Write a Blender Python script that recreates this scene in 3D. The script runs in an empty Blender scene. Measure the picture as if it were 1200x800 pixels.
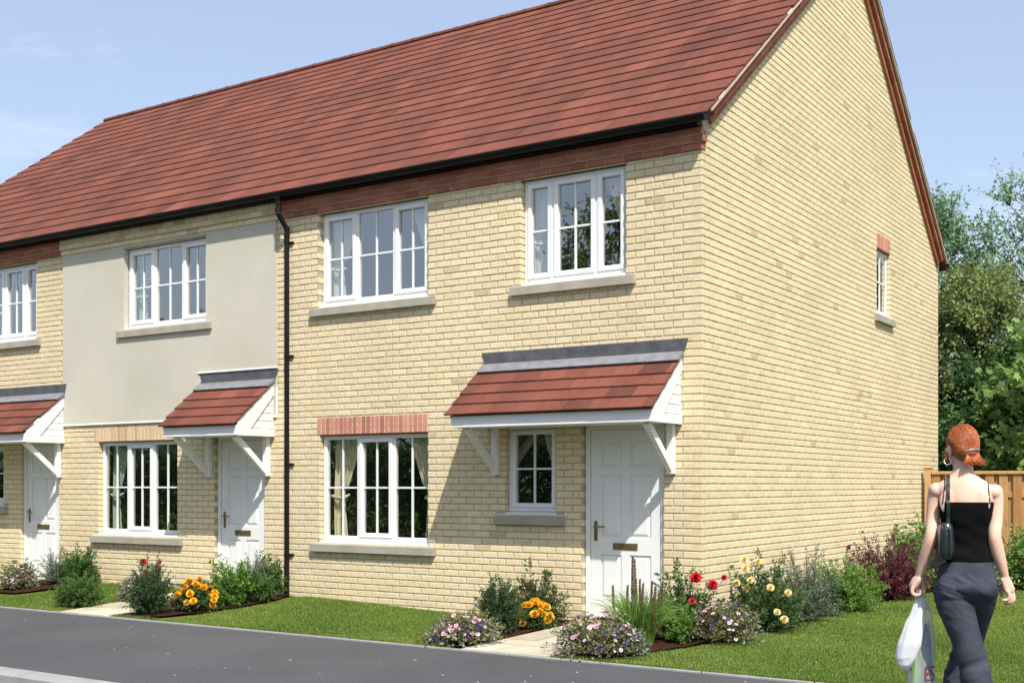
import bpy, bmesh, math, random
import numpy as np
from mathutils import Vector, Matrix
from mathutils.bvhtree import BVHTree

SC = bpy.context.scene
COL = SC.collection
R = math.radians
rng = np.random.default_rng(7)
random.seed(7)

# ---------------------------------------------------------------- camera, sky, sun, exposure
cd = bpy.data.cameras.new("camera"); cam = bpy.data.objects.new("camera", cd); COL.objects.link(cam)
cam.location = (4.896, -10.946, 1.49)
cam.rotation_euler = (R(90), 0, R(33.2))
cd.sensor_width = 36.0; cd.lens = 1392 / 1200 * 36.0
cd.shift_y = 168 / 1200
cd.clip_end = 3000; cd.clip_start = 0.05
SC.camera = cam

SUN_L = Vector((-0.75, 0.70, -1.34)).normalized()       # the way the light travels
sun_el = math.asin(-SUN_L.z); sun_rot = math.atan2(-SUN_L.x, -SUN_L.y)
w = bpy.data.worlds.new("World"); SC.world = w; w.use_nodes = True
wn = w.node_tree.nodes; wl = w.node_tree.links
bg = wn["Background"]
sky = wn.new("ShaderNodeTexSky"); sky.sky_type = 'NISHITA'; sky.sun_disc = False
sky.sun_elevation = sun_el; sky.sun_rotation = sun_rot
sky.air_density = 1.1; sky.dust_density = 2.0; sky.ozone_density = 1.5; sky.altitude = 50
# thin cloud wisps mixed over the sky
tc = wn.new("ShaderNodeTexCoord"); mp = wn.new("ShaderNodeMapping"); mp.inputs['Scale'].default_value = (1.3, 1.3, 5.0)
nz = wn.new("ShaderNodeTexNoise"); nz.inputs['Scale'].default_value = 2.6; nz.inputs['Detail'].default_value = 8; nz.inputs['Roughness'].default_value = .62
cr = wn.new("ShaderNodeValToRGB"); cr.color_ramp.elements[0].position = .56; cr.color_ramp.elements[0].color = (0, 0, 0, 1)
cr.color_ramp.elements[1].position = .78; cr.color_ramp.elements[1].color = (.42, .42, .42, 1)
mx = wn.new("ShaderNodeMix"); mx.data_type = 'RGBA'
mx.inputs['B'].default_value = (6.6, 6.9, 7.4, 1)
wl.new(tc.outputs['Generated'], mp.inputs['Vector']); wl.new(mp.outputs[0], nz.inputs['Vector']); wl.new(nz.outputs['Fac'], cr.inputs['Fac'])
wl.new(cr.outputs['Color'], mx.inputs['Factor']); hz = wn.new("ShaderNodeMix"); hz.data_type = 'RGBA'; hz.inputs['Factor'].default_value = .34; hz.inputs['B'].default_value = (4.4, 4.9, 6.3, 1)
wl.new(sky.outputs['Color'], hz.inputs['A']); wl.new(hz.outputs['Result'], mx.inputs['A']); wl.new(mx.outputs['Result'], bg.inputs['Color'])
bg.inputs['Strength'].default_value = 0.12

sl = bpy.data.lights.new("sun", 'SUN'); sun = bpy.data.objects.new("sun", sl); COL.objects.link(sun)
sl.energy = 4.2; sl.angle = R(0.5); sl.color = (1.0, .96, .90)
sun.rotation_euler = SUN_L.to_track_quat('-Z', 'Y').to_euler()
sun.location = (8, -8, 14)

SC.view_settings.view_transform = 'Standard'; SC.view_settings.look = 'None'
SC.view_settings.gamma = 1; SC.view_settings.exposure = 0.62
SC.view_settings.use_curve_mapping = False

# ---------------------------------------------------------------- materials
def nodes_of(name):
    m = bpy.data.materials.new(name); m.use_nodes = True
    n = m.node_tree.nodes; return m, n, m.node_tree.links, n["Principled BSDF"]

def ramp(n, cols):
    r = n.new("ShaderNodeValToRGB"); e = r.color_ramp.elements
    while len(e) < len(cols): e.new(.5)
    for i, (p, c) in enumerate(cols):
        e[i].position = p; e[i].color = (*c, 1)
    return r

def pmat(name, c1, c2=None, scale=6, rough=.7, bump=0, bscale=60, spec=.4, metal=0, attr=None, fine=0, fscale=150, stretch=None, bdist=.01, sheen=0):
    """c1..c2 mixed by noise; attr: list of (pos, colour) picked by each face's own 'var' number, the noise then tints it"""
    m, n, l, b = nodes_of(name)
    t = n.new("ShaderNodeTexCoord"); src = t.outputs['Object']
    if stretch:
        mpn = n.new("ShaderNodeMapping"); mpn.inputs['Scale'].default_value = stretch; l.new(src, mpn.inputs['Vector']); src = mpn.outputs[0]
    nn = n.new("ShaderNodeTexNoise"); nn.inputs['Scale'].default_value = scale; nn.inputs['Detail'].default_value = 6; l.new(src, nn.inputs['Vector'])
    r1 = ramp(n, [(.32, c1), (.68, c2 or c1)]); l.new(nn.outputs['Fac'], r1.inputs['Fac']); col = r1.outputs['Color']
    if attr:
        a = n.new("ShaderNodeAttribute"); a.attribute_name = 'var'
        r2 = ramp(n, attr); l.new(a.outputs['Fac'], r2.inputs['Fac'])
        mxx = n.new("ShaderNodeMix"); mxx.data_type = 'RGBA'; mxx.blend_type = 'MULTIPLY'; mxx.inputs['Factor'].default_value = 1
        l.new(r2.outputs['Color'], mxx.inputs['A']); l.new(col, mxx.inputs['B']); col = mxx.outputs['Result']
    if fine:
        n2 = n.new("ShaderNodeTexNoise"); n2.inputs['Scale'].default_value = fscale; n2.inputs['Detail'].default_value = 3; l.new(src, n2.inputs['Vector'])
        r3 = ramp(n, [(.25, (1 - fine,) * 3), (.75, (1 + fine,) * 3)]); l.new(n2.outputs['Fac'], r3.inputs['Fac'])
        m3 = n.new("ShaderNodeMix"); m3.data_type = 'RGBA'; m3.blend_type = 'MULTIPLY'; m3.inputs['Factor'].default_value = 1
        l.new(col, m3.inputs['A']); l.new(r3.outputs['Color'], m3.inputs['B']); col = m3.outputs['Result']
    l.new(col, b.inputs['Base Color'])
    b.inputs['Roughness'].default_value = rough; b.inputs['Specular IOR Level'].default_value = spec; b.inputs['Metallic'].default_value = metal
    if sheen: b.inputs['Sheen Weight'].default_value = sheen
    if bump:
        n4 = n.new("ShaderNodeTexNoise"); n4.inputs['Scale'].default_value = bscale; n4.inputs['Detail'].default_value = 5; l.new(src, n4.inputs['Vector'])
        bp = n.new("ShaderNodeBump"); bp.inputs['Strength'].default_value = bump; bp.inputs['Distance'].default_value = bdist
        l.new(n4.outputs['Fac'], bp.inputs['Height']); l.new(bp.outputs[0], b.inputs['Normal'])
    return m

def leafmat(name, cols, trans=.35, rough=.5, spec=.35):
    """leaf: colour picked by the leaf's own number, some light passes through"""
    m, n, l, b = nodes_of(name)
    a = n.new("ShaderNodeAttribute"); a.attribute_name = 'var'
    k = len(cols); r = ramp(n, [(i / max(1, k - 1), c) for i, c in enumerate(cols)]); l.new(a.outputs['Fac'], r.inputs['Fac'])
    l.new(r.outputs['Color'], b.inputs['Base Color']); b.inputs['Roughness'].default_value = rough; b.inputs['Specular IOR Level'].default_value = spec
    tr = n.new("ShaderNodeBsdfTranslucent"); l.new(r.outputs['Color'], tr.inputs['Color'])
    ms = n.new("ShaderNodeMixShader"); ms.inputs[0].default_value = trans
    l.new(b.outputs[0], ms.inputs[1]); l.new(tr.outputs[0], ms.inputs[2]); l.new(ms.outputs[0], n['Material Output'].inputs['Surface'])
    return m

def glassmat(name, refl, tint):
    m, n, l, b = nodes_of(name); n.remove(b)
    tr = n.new("ShaderNodeBsdfTransparent"); tr.inputs[0].default_value = (*tint, 1)
    gl = n.new("ShaderNodeBsdfGlossy"); gl.inputs['Roughness'].default_value = .0; gl.inputs[0].default_value = (.96, .95, .92, 1)
    # slightly uneven pane so that the mirror picture wavers
    t = n.new("ShaderNodeTexCoord"); nn = n.new("ShaderNodeTexNoise"); nn.inputs['Scale'].default_value = 2.2; l.new(t.outputs['Object'], nn.inputs['Vector'])
    bp = n.new("ShaderNodeBump"); bp.inputs['Strength'].default_value = .018; bp.inputs['Distance'].default_value = .05; l.new(nn.outputs['Fac'], bp.inputs['Height']); l.new(bp.outputs[0], gl.inputs['Normal'])
    fr = n.new("ShaderNodeLayerWeight"); fr.inputs['Blend'].default_value = .18
    mr = n.new("ShaderNodeMapRange"); mr.inputs['To Min'].default_value = refl; mr.inputs['To Max'].default_value = 1; l.new(fr.outputs['Facing'], mr.inputs['Value'])
    ms = n.new("ShaderNodeMixShader"); l.new(mr.outputs[0], ms.inputs[0]); l.new(tr.outputs[0], ms.inputs[1]); l.new(gl.outputs[0], ms.inputs[2])
    l.new(ms.outputs[0], n['Material Output'].inputs['Surface'])
    return m

BUFF = [(0, (.49, .38, .215)), (.10, (.57, .45, .265)), (.3, (.64, .52, .315)), (.62, (.675, .555, .345)), (.9, (.71, .60, .39)), (1, (.63, .52, .335))]
M = {}
M['buff'] = pmat('buff_brick', (.93, .93, .92), (1.05, 1.05, 1.03), .7, .88, .3, 90, .2, attr=BUFF, fine=.13, fscale=38, bdist=.004)
M['mortar'] = pmat('lime_mortar', (.35, .32, .25), (.43, .40, .32), 5, .95, .3, 120, .1)
M['red'] = pmat('red_brick', (.85, .85, .85), (1.08, 1.05, 1.05), 3, .85, .35, 90, .2, attr=[(0, (.29, .105, .066)), (.5, (.345, .128, .080)), (1, (.39, .155, .10))], fine=.14, fscale=50, bdist=.004)
M['pink'] = pmat('pink_brick', (.9, .9, .9), (1.1, 1.05, 1.05), 4, .85, .35, 90, .2, attr=[(0, (.36, .15, .11)), (.5, (.45, .20, .145)), (1, (.52, .26, .19))], fine=.15, fscale=50, bdist=.004)
M['soldier'] = pmat('buff_soldier_brick', (.9, .9, .9), (1.06, 1.05, 1.03), 4, .88, .35, 90, .2, attr=[(0, (.45, .31, .19)), (.5, (.56, .41, .26)), (1, (.62, .48, .32))], fine=.14, fscale=50, bdist=.004)
M['rmortar'] = pmat('pale_mortar', (.42, .36, .31), (.5, .44, .38), 5, .95, .2, 120, .1)
M['render'] = pmat('stone_render', (.495, .465, .375), (.555, .52, .425), 1.0, .92, .5, 160, .15, fine=.09, fscale=70)
M['tile'] = pmat('red_roof_tile', (.80, .80, .82), (1.14, 1.08, 1.05), 2.4, .85, .3, 120, .10, attr=[(0, (.112, .046, .034)), (.35, (.148, .056, .040)), (.7, (.168, .062, .043)), (1, (.192, .073, .050))], fine=.10, fscale=30, bdist=.004, stretch=(1, .35, .35))
M['deck'] = pmat('roof_underlay', (.05, .03, .025), (.07, .04, .03), 4, .9)
M['white'] = pmat('white_plastic', (.71, .71, .70), (.76, .76, .75), 2, .35, 0, 60, .45, fine=.02, fscale=30)
M['wood'] = pmat('white_painted_wood', (.70, .70, .67), (.77, .77, .74), 3, .5, .12, 60, .4, stretch=(1, 6, 6))
M['door'] = pmat('white_door_paint', (.68, .69, .66), (.73, .74, .71), 2, .4, .05, 80, .4)
M['sill'] = pmat('cast_stone', (.31, .29, .232), (.385, .355, .285), 5, .9, .3, 130, .2, fine=.1, fscale=90)
M['black'] = pmat('black_gutter_plastic', (.006, .006, .006), (.011, .011, .011), 4, .45, 0, 60, .15)
M['lead'] = pmat('lead_flashing', (.060, .063, .069), (.105, .108, .115), 7, .6, .3, 40, .4, fine=.12, fscale=60)
M['leadlight'] = pmat('weathered_lead_apron', (.15, .152, .158), (.21, .21, .218), 9, .65, .3, 40, .35, fine=.15, fscale=60)
M['brass'] = pmat('aged_brass', (.20, .155, .055), (.28, .22, .09), 20, .38, 0, 60, .5, metal=.75)
M['glass_up'] = glassmat('window_glass_upper', .27, (.93, .95, .93))
M['glass_low'] = glassmat('window_glass_lower', .13, (.93, .95, .92))
M['curtain'] = pmat('cream_curtain', (.70, .64, .42), (.80, .74, .54), 5, .9, .1, 200, .1, stretch=(12, 12, 1))
M['curtain_up'] = pmat('ivory_curtain', (.74, .71, .62), (.82, .79, .72), 5, .9, .1, 200, .1, stretch=(12, 12, 1))
M['curtain_green'] = pmat('pale_green_curtain', (.42, .55, .36), (.55, .66, .48), 5, .9, .1, 200, .1, stretch=(12, 12, 1))
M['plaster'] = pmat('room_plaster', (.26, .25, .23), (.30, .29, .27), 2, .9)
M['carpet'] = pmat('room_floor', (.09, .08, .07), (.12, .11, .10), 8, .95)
M['tarmac'] = pmat('tarmac', (.068, .067, .070), (.084, .083, .086), .8, .93, .8, 70, .2, fine=.30, fscale=62, bdist=.006)
M['road'] = pmat('road_asphalt', (.05, .05, .052), (.07, .07, .07), 2, .93, .5, 220, .2, fine=.3, fscale=260)
M['kerb'] = pmat('concrete_kerb', (.25, .25, .24), (.32, .32, .31), 4, .9, .3, 140, .2, fine=.12, fscale=120)
M['slab'] = pmat('cream_paving', (.9, .9, .9), (1.08, 1.06, 1.03), 4, .9, .35, 90, .2, attr=[(0, (.40, .35, .26)), (.5, (.48, .425, .325)), (1, (.54, .485, .38))], fine=.12, fscale=80)
M['soil'] = pmat('bark_mulch', (.030, .013, .008), (.075, .034, .020), 40, .98, 1, 70, .05, bdist=.03, fine=.3, fscale=120)
M['turf'] = pmat('turf_base', (.095, .135, .022), (.135, .175, .030), 5, .95, .8, 160, .1, fine=.25, fscale=140, bdist=.02)
M['fence'] = pmat('oiled_fence_wood', (.80, .80, .8), (1.1, 1.08, 1.05), 5, .75, .2, 60, .25, attr=[(0, (.36, .19, .07)), (.5, (.47, .27, .105)), (1, (.56, .35, .15))], stretch=(8, 8, .8), fine=.15, fscale=60)
M['bark'] = pmat('bark', (.06, .048, .035), (.13, .105, .08), 9, .95, .8, 40, .1, stretch=(6, 6, 1), bdist=.03)
M['stem'] = pmat('plant_stem', (.06, .06, .025), (.11, .085, .045), 20, .8)
def L(name, *c, **k): M[name] = leafmat(name, c, **k)
L('grass', (0.086, 0.143, 0.018), (0.129, 0.201, 0.026), (0.166, 0.240, 0.034), (0.246, 0.292, 0.065), trans=.3)
L('dark_leaf', (0.031, 0.072, 0.028), (0.052, 0.113, 0.041), (0.086, 0.164, 0.059))
L('mid_leaf', (0.047, 0.108, 0.024), (0.088, 0.182, 0.038), (0.149, 0.257, 0.061))
L('bright_leaf', (0.088, 0.188, 0.025), (0.150, 0.288, 0.044), (0.237, 0.388, 0.075))
L('grey_leaf', (0.108, 0.151, 0.094), (0.186, 0.237, 0.165), (0.300, 0.358, 0.272))
L('rose_leaf', (0.042, 0.099, 0.030), (0.075, 0.152, 0.043), (0.141, 0.215, 0.069))
L('redtip_leaf', (0.043, 0.092, 0.031), (0.077, 0.146, 0.046), (0.154, 0.169, 0.062), (0.262, 0.146, 0.085))
L('purple_leaf', (0.050, 0.013, 0.018), (0.102, 0.024, 0.036), (0.190, 0.045, 0.062), (0.264, 0.083, 0.098))
L('olive_leaf', (0.099, 0.141, 0.042), (0.182, 0.215, 0.075), (0.281, 0.281, 0.123), (0.330, 0.248, 0.149))
L('silver_leaf', (0.225, 0.255, 0.225), (0.315, 0.345, 0.315), (0.390, 0.413, 0.390))
L('ivy_leaf', (0.074, 0.174, 0.036), (0.141, 0.272, 0.058), (0.239, 0.378, 0.099), (0.329, 0.461, 0.149))
L('blade_leaf', (0.140, 0.281, 0.042), (0.228, 0.404, 0.070), (0.351, 0.544, 0.126))
L('tree_dark', (0.046, 0.115, 0.039), (0.084, 0.182, 0.054), (0.151, 0.271, 0.075), trans=.5)
L('tree_mid', (0.084, 0.167, 0.048), (0.149, 0.265, 0.070), (0.254, 0.371, 0.106), trans=.5)
L('tree_olive', (0.139, 0.202, 0.062), (0.243, 0.313, 0.098), (0.392, 0.430, 0.149), trans=.5)
L('tree_birch', (0.116, 0.240, 0.108), (0.213, 0.368, 0.175), (0.347, 0.504, 0.251), trans=.5)
L('tree_maple', (0.163, 0.294, 0.077), (0.271, 0.413, 0.120), (0.434, 0.565, 0.197), trans=.5)
L('pink_petal', (.62, .22, .32), (.75, .42, .50), (.84, .66, .70), trans=.25)
L('white_petal', (0.560, 0.544, 0.560), (0.640, 0.624, 0.624), (0.680, 0.672, 0.672), trans=.25)
L('violet_petal', (.035, .018, .12), (.07, .03, .20), (.12, .06, .26), trans=.2)
L('orange_petal', (0.788, 0.312, 0.010), (0.903, 0.468, 0.012), (0.945, 0.650, 0.030), trans=.2)
L('red_petal', (.38, .006, .016), (.55, .012, .026), (.66, .035, .05), trans=.2)
L('yellow_petal', (.80, .58, .14), (.86, .70, .28), (.88, .79, .48), trans=.2)
L('spike_seed', (.10, .055, .03), (.17, .10, .055), (.24, .16, .09), trans=.1)

# ---------------------------------------------------------------- mesh helpers
def ident(u, d, z): return (u, d, z)
def gable_tf(u, d, z): return (-d, u, z)

class MB:
    def __init__(s, tf=ident): s.v = []; s.f = []; s.var = []; s.mi = []; s.tf = tf; s.cm = 0
    def add(s, vs, fs, var=.5):
        o = len(s.v); s.v += [s.tf(*p) for p in vs]
        for f in fs: s.f.append([i + o for i in f]); s.var.append(var); s.mi.append(s.cm)
    def box(s, x0, x1, y0, y1, z0, z1, var=.5):
        s.add([(x0, y0, z0), (x1, y0, z0), (x1, y1, z0), (x0, y1, z0), (x0, y0, z1), (x1, y0, z1), (x1, y1, z1), (x0, y1, z1)],
              [(0, 3, 2, 1), (4, 5, 6, 7), (0, 1, 5, 4), (1, 2, 6, 5), (2, 3, 7, 6), (3, 0, 4, 7)], var)
    def bbox(s, x0, x1, y0, y1, z0, z1, b=.006, var=.5):
        """box with all its edges bevelled"""
        b = min(b, (x1 - x0) * .45, (y1 - y0) * .45, (z1 - z0) * .45)
        X = (x0, x1); Y = (y0, y1); Z = (z0, z1); vs = []; idx = {}
        for i in (0, 1):
            for j in (0, 1):
                for k in (0, 1):
                    sx = b if i == 0 else -b; sy = b if j == 0 else -b; sz = b if k == 0 else -b
                    for a, p in (('x', (X[i], Y[j] + sy, Z[k] + sz)), ('y', (X[i] + sx, Y[j], Z[k] + sz)), ('z', (X[i] + sx, Y[j] + sy, Z[k]))):
                        idx[(a, i, j, k)] = len(vs); vs.append(p)
        g = lambda *k: idx[k]
        fs = [[g('x', 0, 0, 0), g('x', 0, 0, 1), g('x', 0, 1, 1), g('x', 0, 1, 0)], [g('x', 1, 0, 0), g('x', 1, 1, 0), g('x', 1, 1, 1), g('x', 1, 0, 1)],
              [g('y', 0, 0, 0), g('y', 1, 0, 0), g('y', 1, 0, 1), g('y', 0, 0, 1)], [g('y', 0, 1, 0), g('y', 0, 1, 1), g('y', 1, 1, 1), g('y', 1, 1, 0)],
              [g('z', 0, 0, 0), g('z', 0, 1, 0), g('z', 1, 1, 0), g('z', 1, 0, 0)], [g('z', 0, 0, 1), g('z', 1, 0, 1), g('z', 1, 1, 1), g('z', 0, 1, 1)]]
        for i in (0, 1):
            for j in (0, 1): fs.append([g('x', i, j, 0), g('x', i, j, 1), g('y', i, j, 1), g('y', i, j, 0)])
            for k in (0, 1): fs.append([g('x', i, 0, k), g('x', i, 1, k), g('z', i, 1, k), g('z', i, 0, k)])
        for j in (0, 1):
            for k in (0, 1): fs.append([g('y', 0, j, k), g('y', 1, j, k), g('z', 1, j, k), g('z', 0, j, k)])
        for i in (0, 1):
            for j in (0, 1):
                for k in (0, 1): fs.append([g('x', i, j, k), g('y', i, j, k), g('z', i, j, k)])
        s.add(vs, fs, var)
    def prism(s, poly, y0, y1, axis='y', var=.5):
        """outline (list of 2-tuples) pushed along an axis; axis y: (x,z); axis x: (y,z); axis z: (x,y)"""
        n = len(poly)
        P = {'y': lambda a, b, t: (a, t, b), 'x': lambda a, b, t: (t, a, b), 'z': lambda a, b, t: (a, b, t)}[axis]
        vs = [P(a, b, y0) for a, b in poly] + [P(a, b, y1) for a, b in poly]
        s.add(vs, [list(range(n))[::-1], [i + n for i in range(n)]] + [(i, (i + 1) % n, (i + 1) % n + n, i + n) for i in range(n)], var)
    def quad(s, a, b, c, d, var=.5): s.add([a, b, c, d], [(0, 1, 2, 3)], var)
    def tube(s, pts, radii, n=8, var=.5, cap=True):
        pts = [Vector(p) for p in pts]; k = len(pts)
        if not hasattr(radii, '__len__'): radii = [radii] * k
        vs = []; up = None
        for i, p in enumerate(pts):
            d = (pts[min(i + 1, k - 1)] - pts[max(i - 1, 0)]).normalized()
            if up is None: up = d.orthogonal().normalized()
            up = (up - d * up.dot(d)).normalized(); sd = d.cross(up)
            for j in range(n):
                a = 2 * math.pi * j / n; vs.append(tuple(p + (up * math.cos(a) + sd * math.sin(a)) * radii[i]))
        fs = [(i * n + j, i * n + (j + 1) % n, (i + 1) * n + (j + 1) % n, (i + 1) * n + j) for i in range(k - 1) for j in range(n)]
        if cap: fs += [list(range(n))[::-1], [(k - 1) * n + j for j in range(n)]]
        s.add(vs, fs, var)

LOC = {}
def props(o, label=None, cat=None, group=None, kind=None):
    if label: o['label'] = label
    if cat: o['category'] = cat
    if group: o['group'] = group
    if kind: o['kind'] = kind
    return o
def thing(name, loc, label, cat, group=None):
    o = bpy.data.objects.new(name, None); COL.objects.link(o); o.location = loc; o.empty_display_size = .2
    LOC[o] = np.array(loc, float); return props(o, label, cat, group)
def mkmesh(name, V, faces, var=None, mats=(), mi=None, smooth=False):
    me = bpy.data.meshes.new(name); me.from_pydata([tuple(p) for p in V], [], faces)
    for m in mats: me.materials.append(m)
    if var is not None and len(me.polygons):
        a = me.attributes.new('var', 'FLOAT', 'FACE'); a.data.foreach_set('value', np.asarray(var, dtype=np.float32))
    if mi is not None and len(mats) > 1: me.polygons.foreach_set('material_index', np.asarray(mi, dtype=np.int32))
    if smooth: me.polygons.foreach_set('use_smooth', np.ones(len(me.polygons), bool))
    me.update(); return me
def link(name, me, parent=None, origin=None):
    o = bpy.data.objects.new(name, me); COL.objects.link(o)
    if parent is not None: o.parent = parent; LOC[o] = LOC[parent]
    else: LOC[o] = np.zeros(3) if origin is None else np.array(origin, float); o.location = LOC[o]
    return o
def obj(name, mb, mat, parent=None, smooth=False, origin=None, label=None):
    """one mesh object from world coordinates"""
    org = LOC[parent] if parent is not None else (np.zeros(3) if origin is None else np.array(origin, float))
    V = np.array(mb.v, float) - org
    mats = mat if isinstance(mat, (list, tuple)) else [mat]
    o = link(name, mkmesh(name, V, mb.f, mb.var, mats, mb.mi, smooth), parent, org)
    if label: o['label'] = label
    return o
def npobj(name, V, F, var, mat, parent=None, origin=None, smooth=False):
    """fast mesh of triangles (F is n x 3) from numpy arrays in world coordinates"""
    org = LOC[parent] if parent is not None else (np.zeros(3) if origin is None else np.array(origin, float))
    V = np.asarray(V, np.float32) - org.astype(np.float32); F = np.asarray(F, np.int32); n = len(F); k = F.shape[1]
    me = bpy.data.meshes.new(name); me.vertices.add(len(V)); me.vertices.foreach_set('co', V.ravel())
    me.loops.add(n * k); me.loops.foreach_set('vertex_index', F.ravel())
    me.polygons.add(n); me.polygons.foreach_set('loop_start', np.arange(n, dtype=np.int32) * k)
    a = me.attributes.new('var', 'FLOAT', 'FACE'); a.data.foreach_set('value', np.asarray(var, np.float32))
    if smooth: me.polygons.foreach_set('use_smooth', np.ones(n, bool))
    me.materials.append(mat); me.update(calc_edges=True); me.validate()
    return link(name, me, parent, org)

# ---------------------------------------------------------------- ground
def gz(x, y):
    """height of the front gardens: they climb a hand's breadth towards the left houses"""
    sx = np.clip((-np.asarray(x, float) - 2.6) / 2.8, 0, 1); sx = sx * sx * (3 - 2 * sx)
    sy = np.clip((np.asarray(y, float) + 2.15) / 1.9, 0, 1)
    return (.03 + .075 * sx) * sy * (np.asarray(x) < .0) + 0.0
def sheet(name, x0, x1, y0, y1, dz, mat, nx=2, ny=2, kind='structure', follow=False):
    xs = np.linspace(x0, x1, nx); ys = np.linspace(y0, y1, ny); V = []; F = []
    for y in ys:
        for x in xs: V.append((x, y, dz + (float(gz(x, y)) if follow else 0)))
    for j in range(ny - 1):
        for i in range(nx - 1): F.append((j * nx + i, j * nx + i + 1, (j + 1) * nx + i + 1, (j + 1) * nx + i))
    o = link(name, mkmesh(name, V, F, [.5] * len(F), [mat])); return props(o, kind=kind)

def ground():
    sheet('ground', -400, 400, -400, 600, -.13, M['turf'])
    sheet('road', -120, 120, -10.4, -5.27, -.115, M['road'])
    mb = MB(); mb.box(-60, 60, -5.118, -2.275, -.2, 0.0); props(obj('pavement', mb, M['tarmac']), kind='structure')
    mb = MB(); mb.box(-60, 60, -14, -10.55, -.2, 0.0); props(obj('far_pavement', mb, M['tarmac']), kind='structure')
    for nm, (ya, yb, sgn) in dict(kerb=(-5.27, -5.12, -1), far_kerb=(-10.55, -10.4, 1)).items():
        mb = MB(); x = -60.3
        while x < 60:
            y0, y1 = ya, yb; b = .022; z1 = .012
            prof = [(y0, -.2), (y1, -.2), (y1, z1), (y0 + .03, z1), (y0, z1 - .03)] if sgn < 0 else [(y0, -.2), (y1, -.2), (y1, z1 - .03), (y1 - .03, z1), (y0, z1)]
            mb.prism(prof, x, x + .909, 'x', random.random()); x += .915
        props(obj(nm, mb, M['kerb']), kind='structure')
    mb = MB(); x = -30.1
    while x < 12:
        mb.bbox(x, x + .905, -2.275, -2.25, -.12, .018, .006, random.random()); x += .915
    props(obj('path_edging', mb, M['kerb']), kind='structure')
    # lawns: a base sheet that carries the blades
    sheet('lawn', 0.0, 40, -2.25, 60, -.004, M['turf'], 2, 2)
    sheet('front_lawn', -15.2, 0.0, -2.25, 0.03, -.004, M['turf'], 60, 14, follow=True)
    # planting beds of bark mulch, one sheet above the turf
    def bed(name, poly):
        me = bpy.data.meshes.new(name); bm = bmesh.new()
        vs = [bm.verts.new((x, y, 0)) for x, y in poly]; f = bm.faces.new(vs)
        bmesh.ops.triangulate(bm, faces=[f]); bmesh.ops.subdivide_edges(bm, edges=bm.edges[:], cuts=6, use_grid_fill=True)
        for v in bm.verts: v.co.z = float(gz(v.co.x, v.co.y)) + .012 + .010 * (math.sin(v.co.x * 13) * math.sin(v.co.y * 11) + 1)
        bm.to_mesh(me); bm.free(); me.materials.append(M['soil']); o = link(name, me); return props(o, kind='structure')
    bed('mulch_bed', [(-.40, -2.2), (-.02, -2.2), (.12, -1.75), (.28, -1.0), (.40, -.2), (.50, .6), (.45, 2.0), (.55, 4.0), (.62, 5.6), (.9, 6.6), (1.8, 7.2), (4.5, 7.4), (9, 7.5), (9, 8.33), (0.012, 8.33), (0.012, -.02), (-.40, -.02)])
    bed('mulch_bed', [(-2.2, -1.2), (-1.9, -2.1), (-1.39, -2.2), (-1.39, -.02), (-2.35, -.02), (-2.35, -.5)])
    bed('mulch_bed', [(-6.22, -2.2), (-5.75, -2.2), (-5.45, -1.7), (-5.3, -1.1), (-5.35, -.5), (-5.5, -.02), (-6.22, -.02)])
    bed('mulch_bed', [(-9.9, -1.5), (-9.2, -1.4), (-9.1, -.9), (-9.4, -.02), (-10.2, -.02), (-10.2, -1.5)])
    # front paths of cream slabs
    def path(x0, x1, y1):
        mb = MB(); y = -2.25; r = 0
        while y < y1 - .05:
            d = (.45, .30, .60, .45, .45)[r % 5]; ye = min(y + d, y1)
            cut = x0 + (x1 - x0) * (.62 if r % 2 else .36)
            for a, b in ((x0, cut), (cut, x1)):
                z = [float(gz((x0 + x1) / 2, yy)) for yy in (y, ye)]
                g = .009; v = random.random(); o = .020 + random.uniform(-.002, .002)
                mb.add([(a + g, y + g, z[0] - .05), (b - g, y + g, z[0] - .05), (b - g, ye - g, z[1] - .05), (a + g, ye - g, z[1] - .05),
                        (a + g, y + g, z[0] + o), (b - g, y + g, z[0] + o), (b - g, ye - g, z[1] + o), (a + g, ye - g, z[1] + o)],
                       [(4, 5, 6, 7), (0, 1, 5, 4), (1, 2, 6, 5), (2, 3, 7, 6), (3, 0, 4, 7)], v)
            y = ye; r += 1
        mb.cm = 1; mb.quad((x0, -2.25, float(gz(x0, -2.25)) + .008), (x1, -2.25, float(gz(x1, -2.25)) + .008), (x1, y1, float(gz(x1, y1)) + .008), (x0, y1, float(gz(x0, y1)) + .008))
        props(obj('garden_path', mb, [M['slab'], M['soil']]), kind='structure')
    path(-1.36, -.44, -.02); path(-7.12, -6.24, -.02); path(-11.15, -10.25, -.02)
ground()
def grit():
    g = np.random.default_rng(77); mb = MB()
    for i in range(60):
        x, y = g.uniform(-9, 3), g.uniform(-5.0, -2.4); r = g.uniform(.004, .016); a = g.uniform(0, 6.28)
        mb.prism([(x + math.cos(a + t) * r * g.uniform(.6, 1.3), y + math.sin(a + t) * r * g.uniform(.5, 1.2)) for t in (0, 1.2, 2.4, 3.6, 5.0)], .0005, .004 + r * .2, 'z', random.random())
    props(obj('loose_grit', mb, M['kerb']), 'pale specks of grit on the tarmac pavement', 'grit', kind='stuff')
grit()

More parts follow.
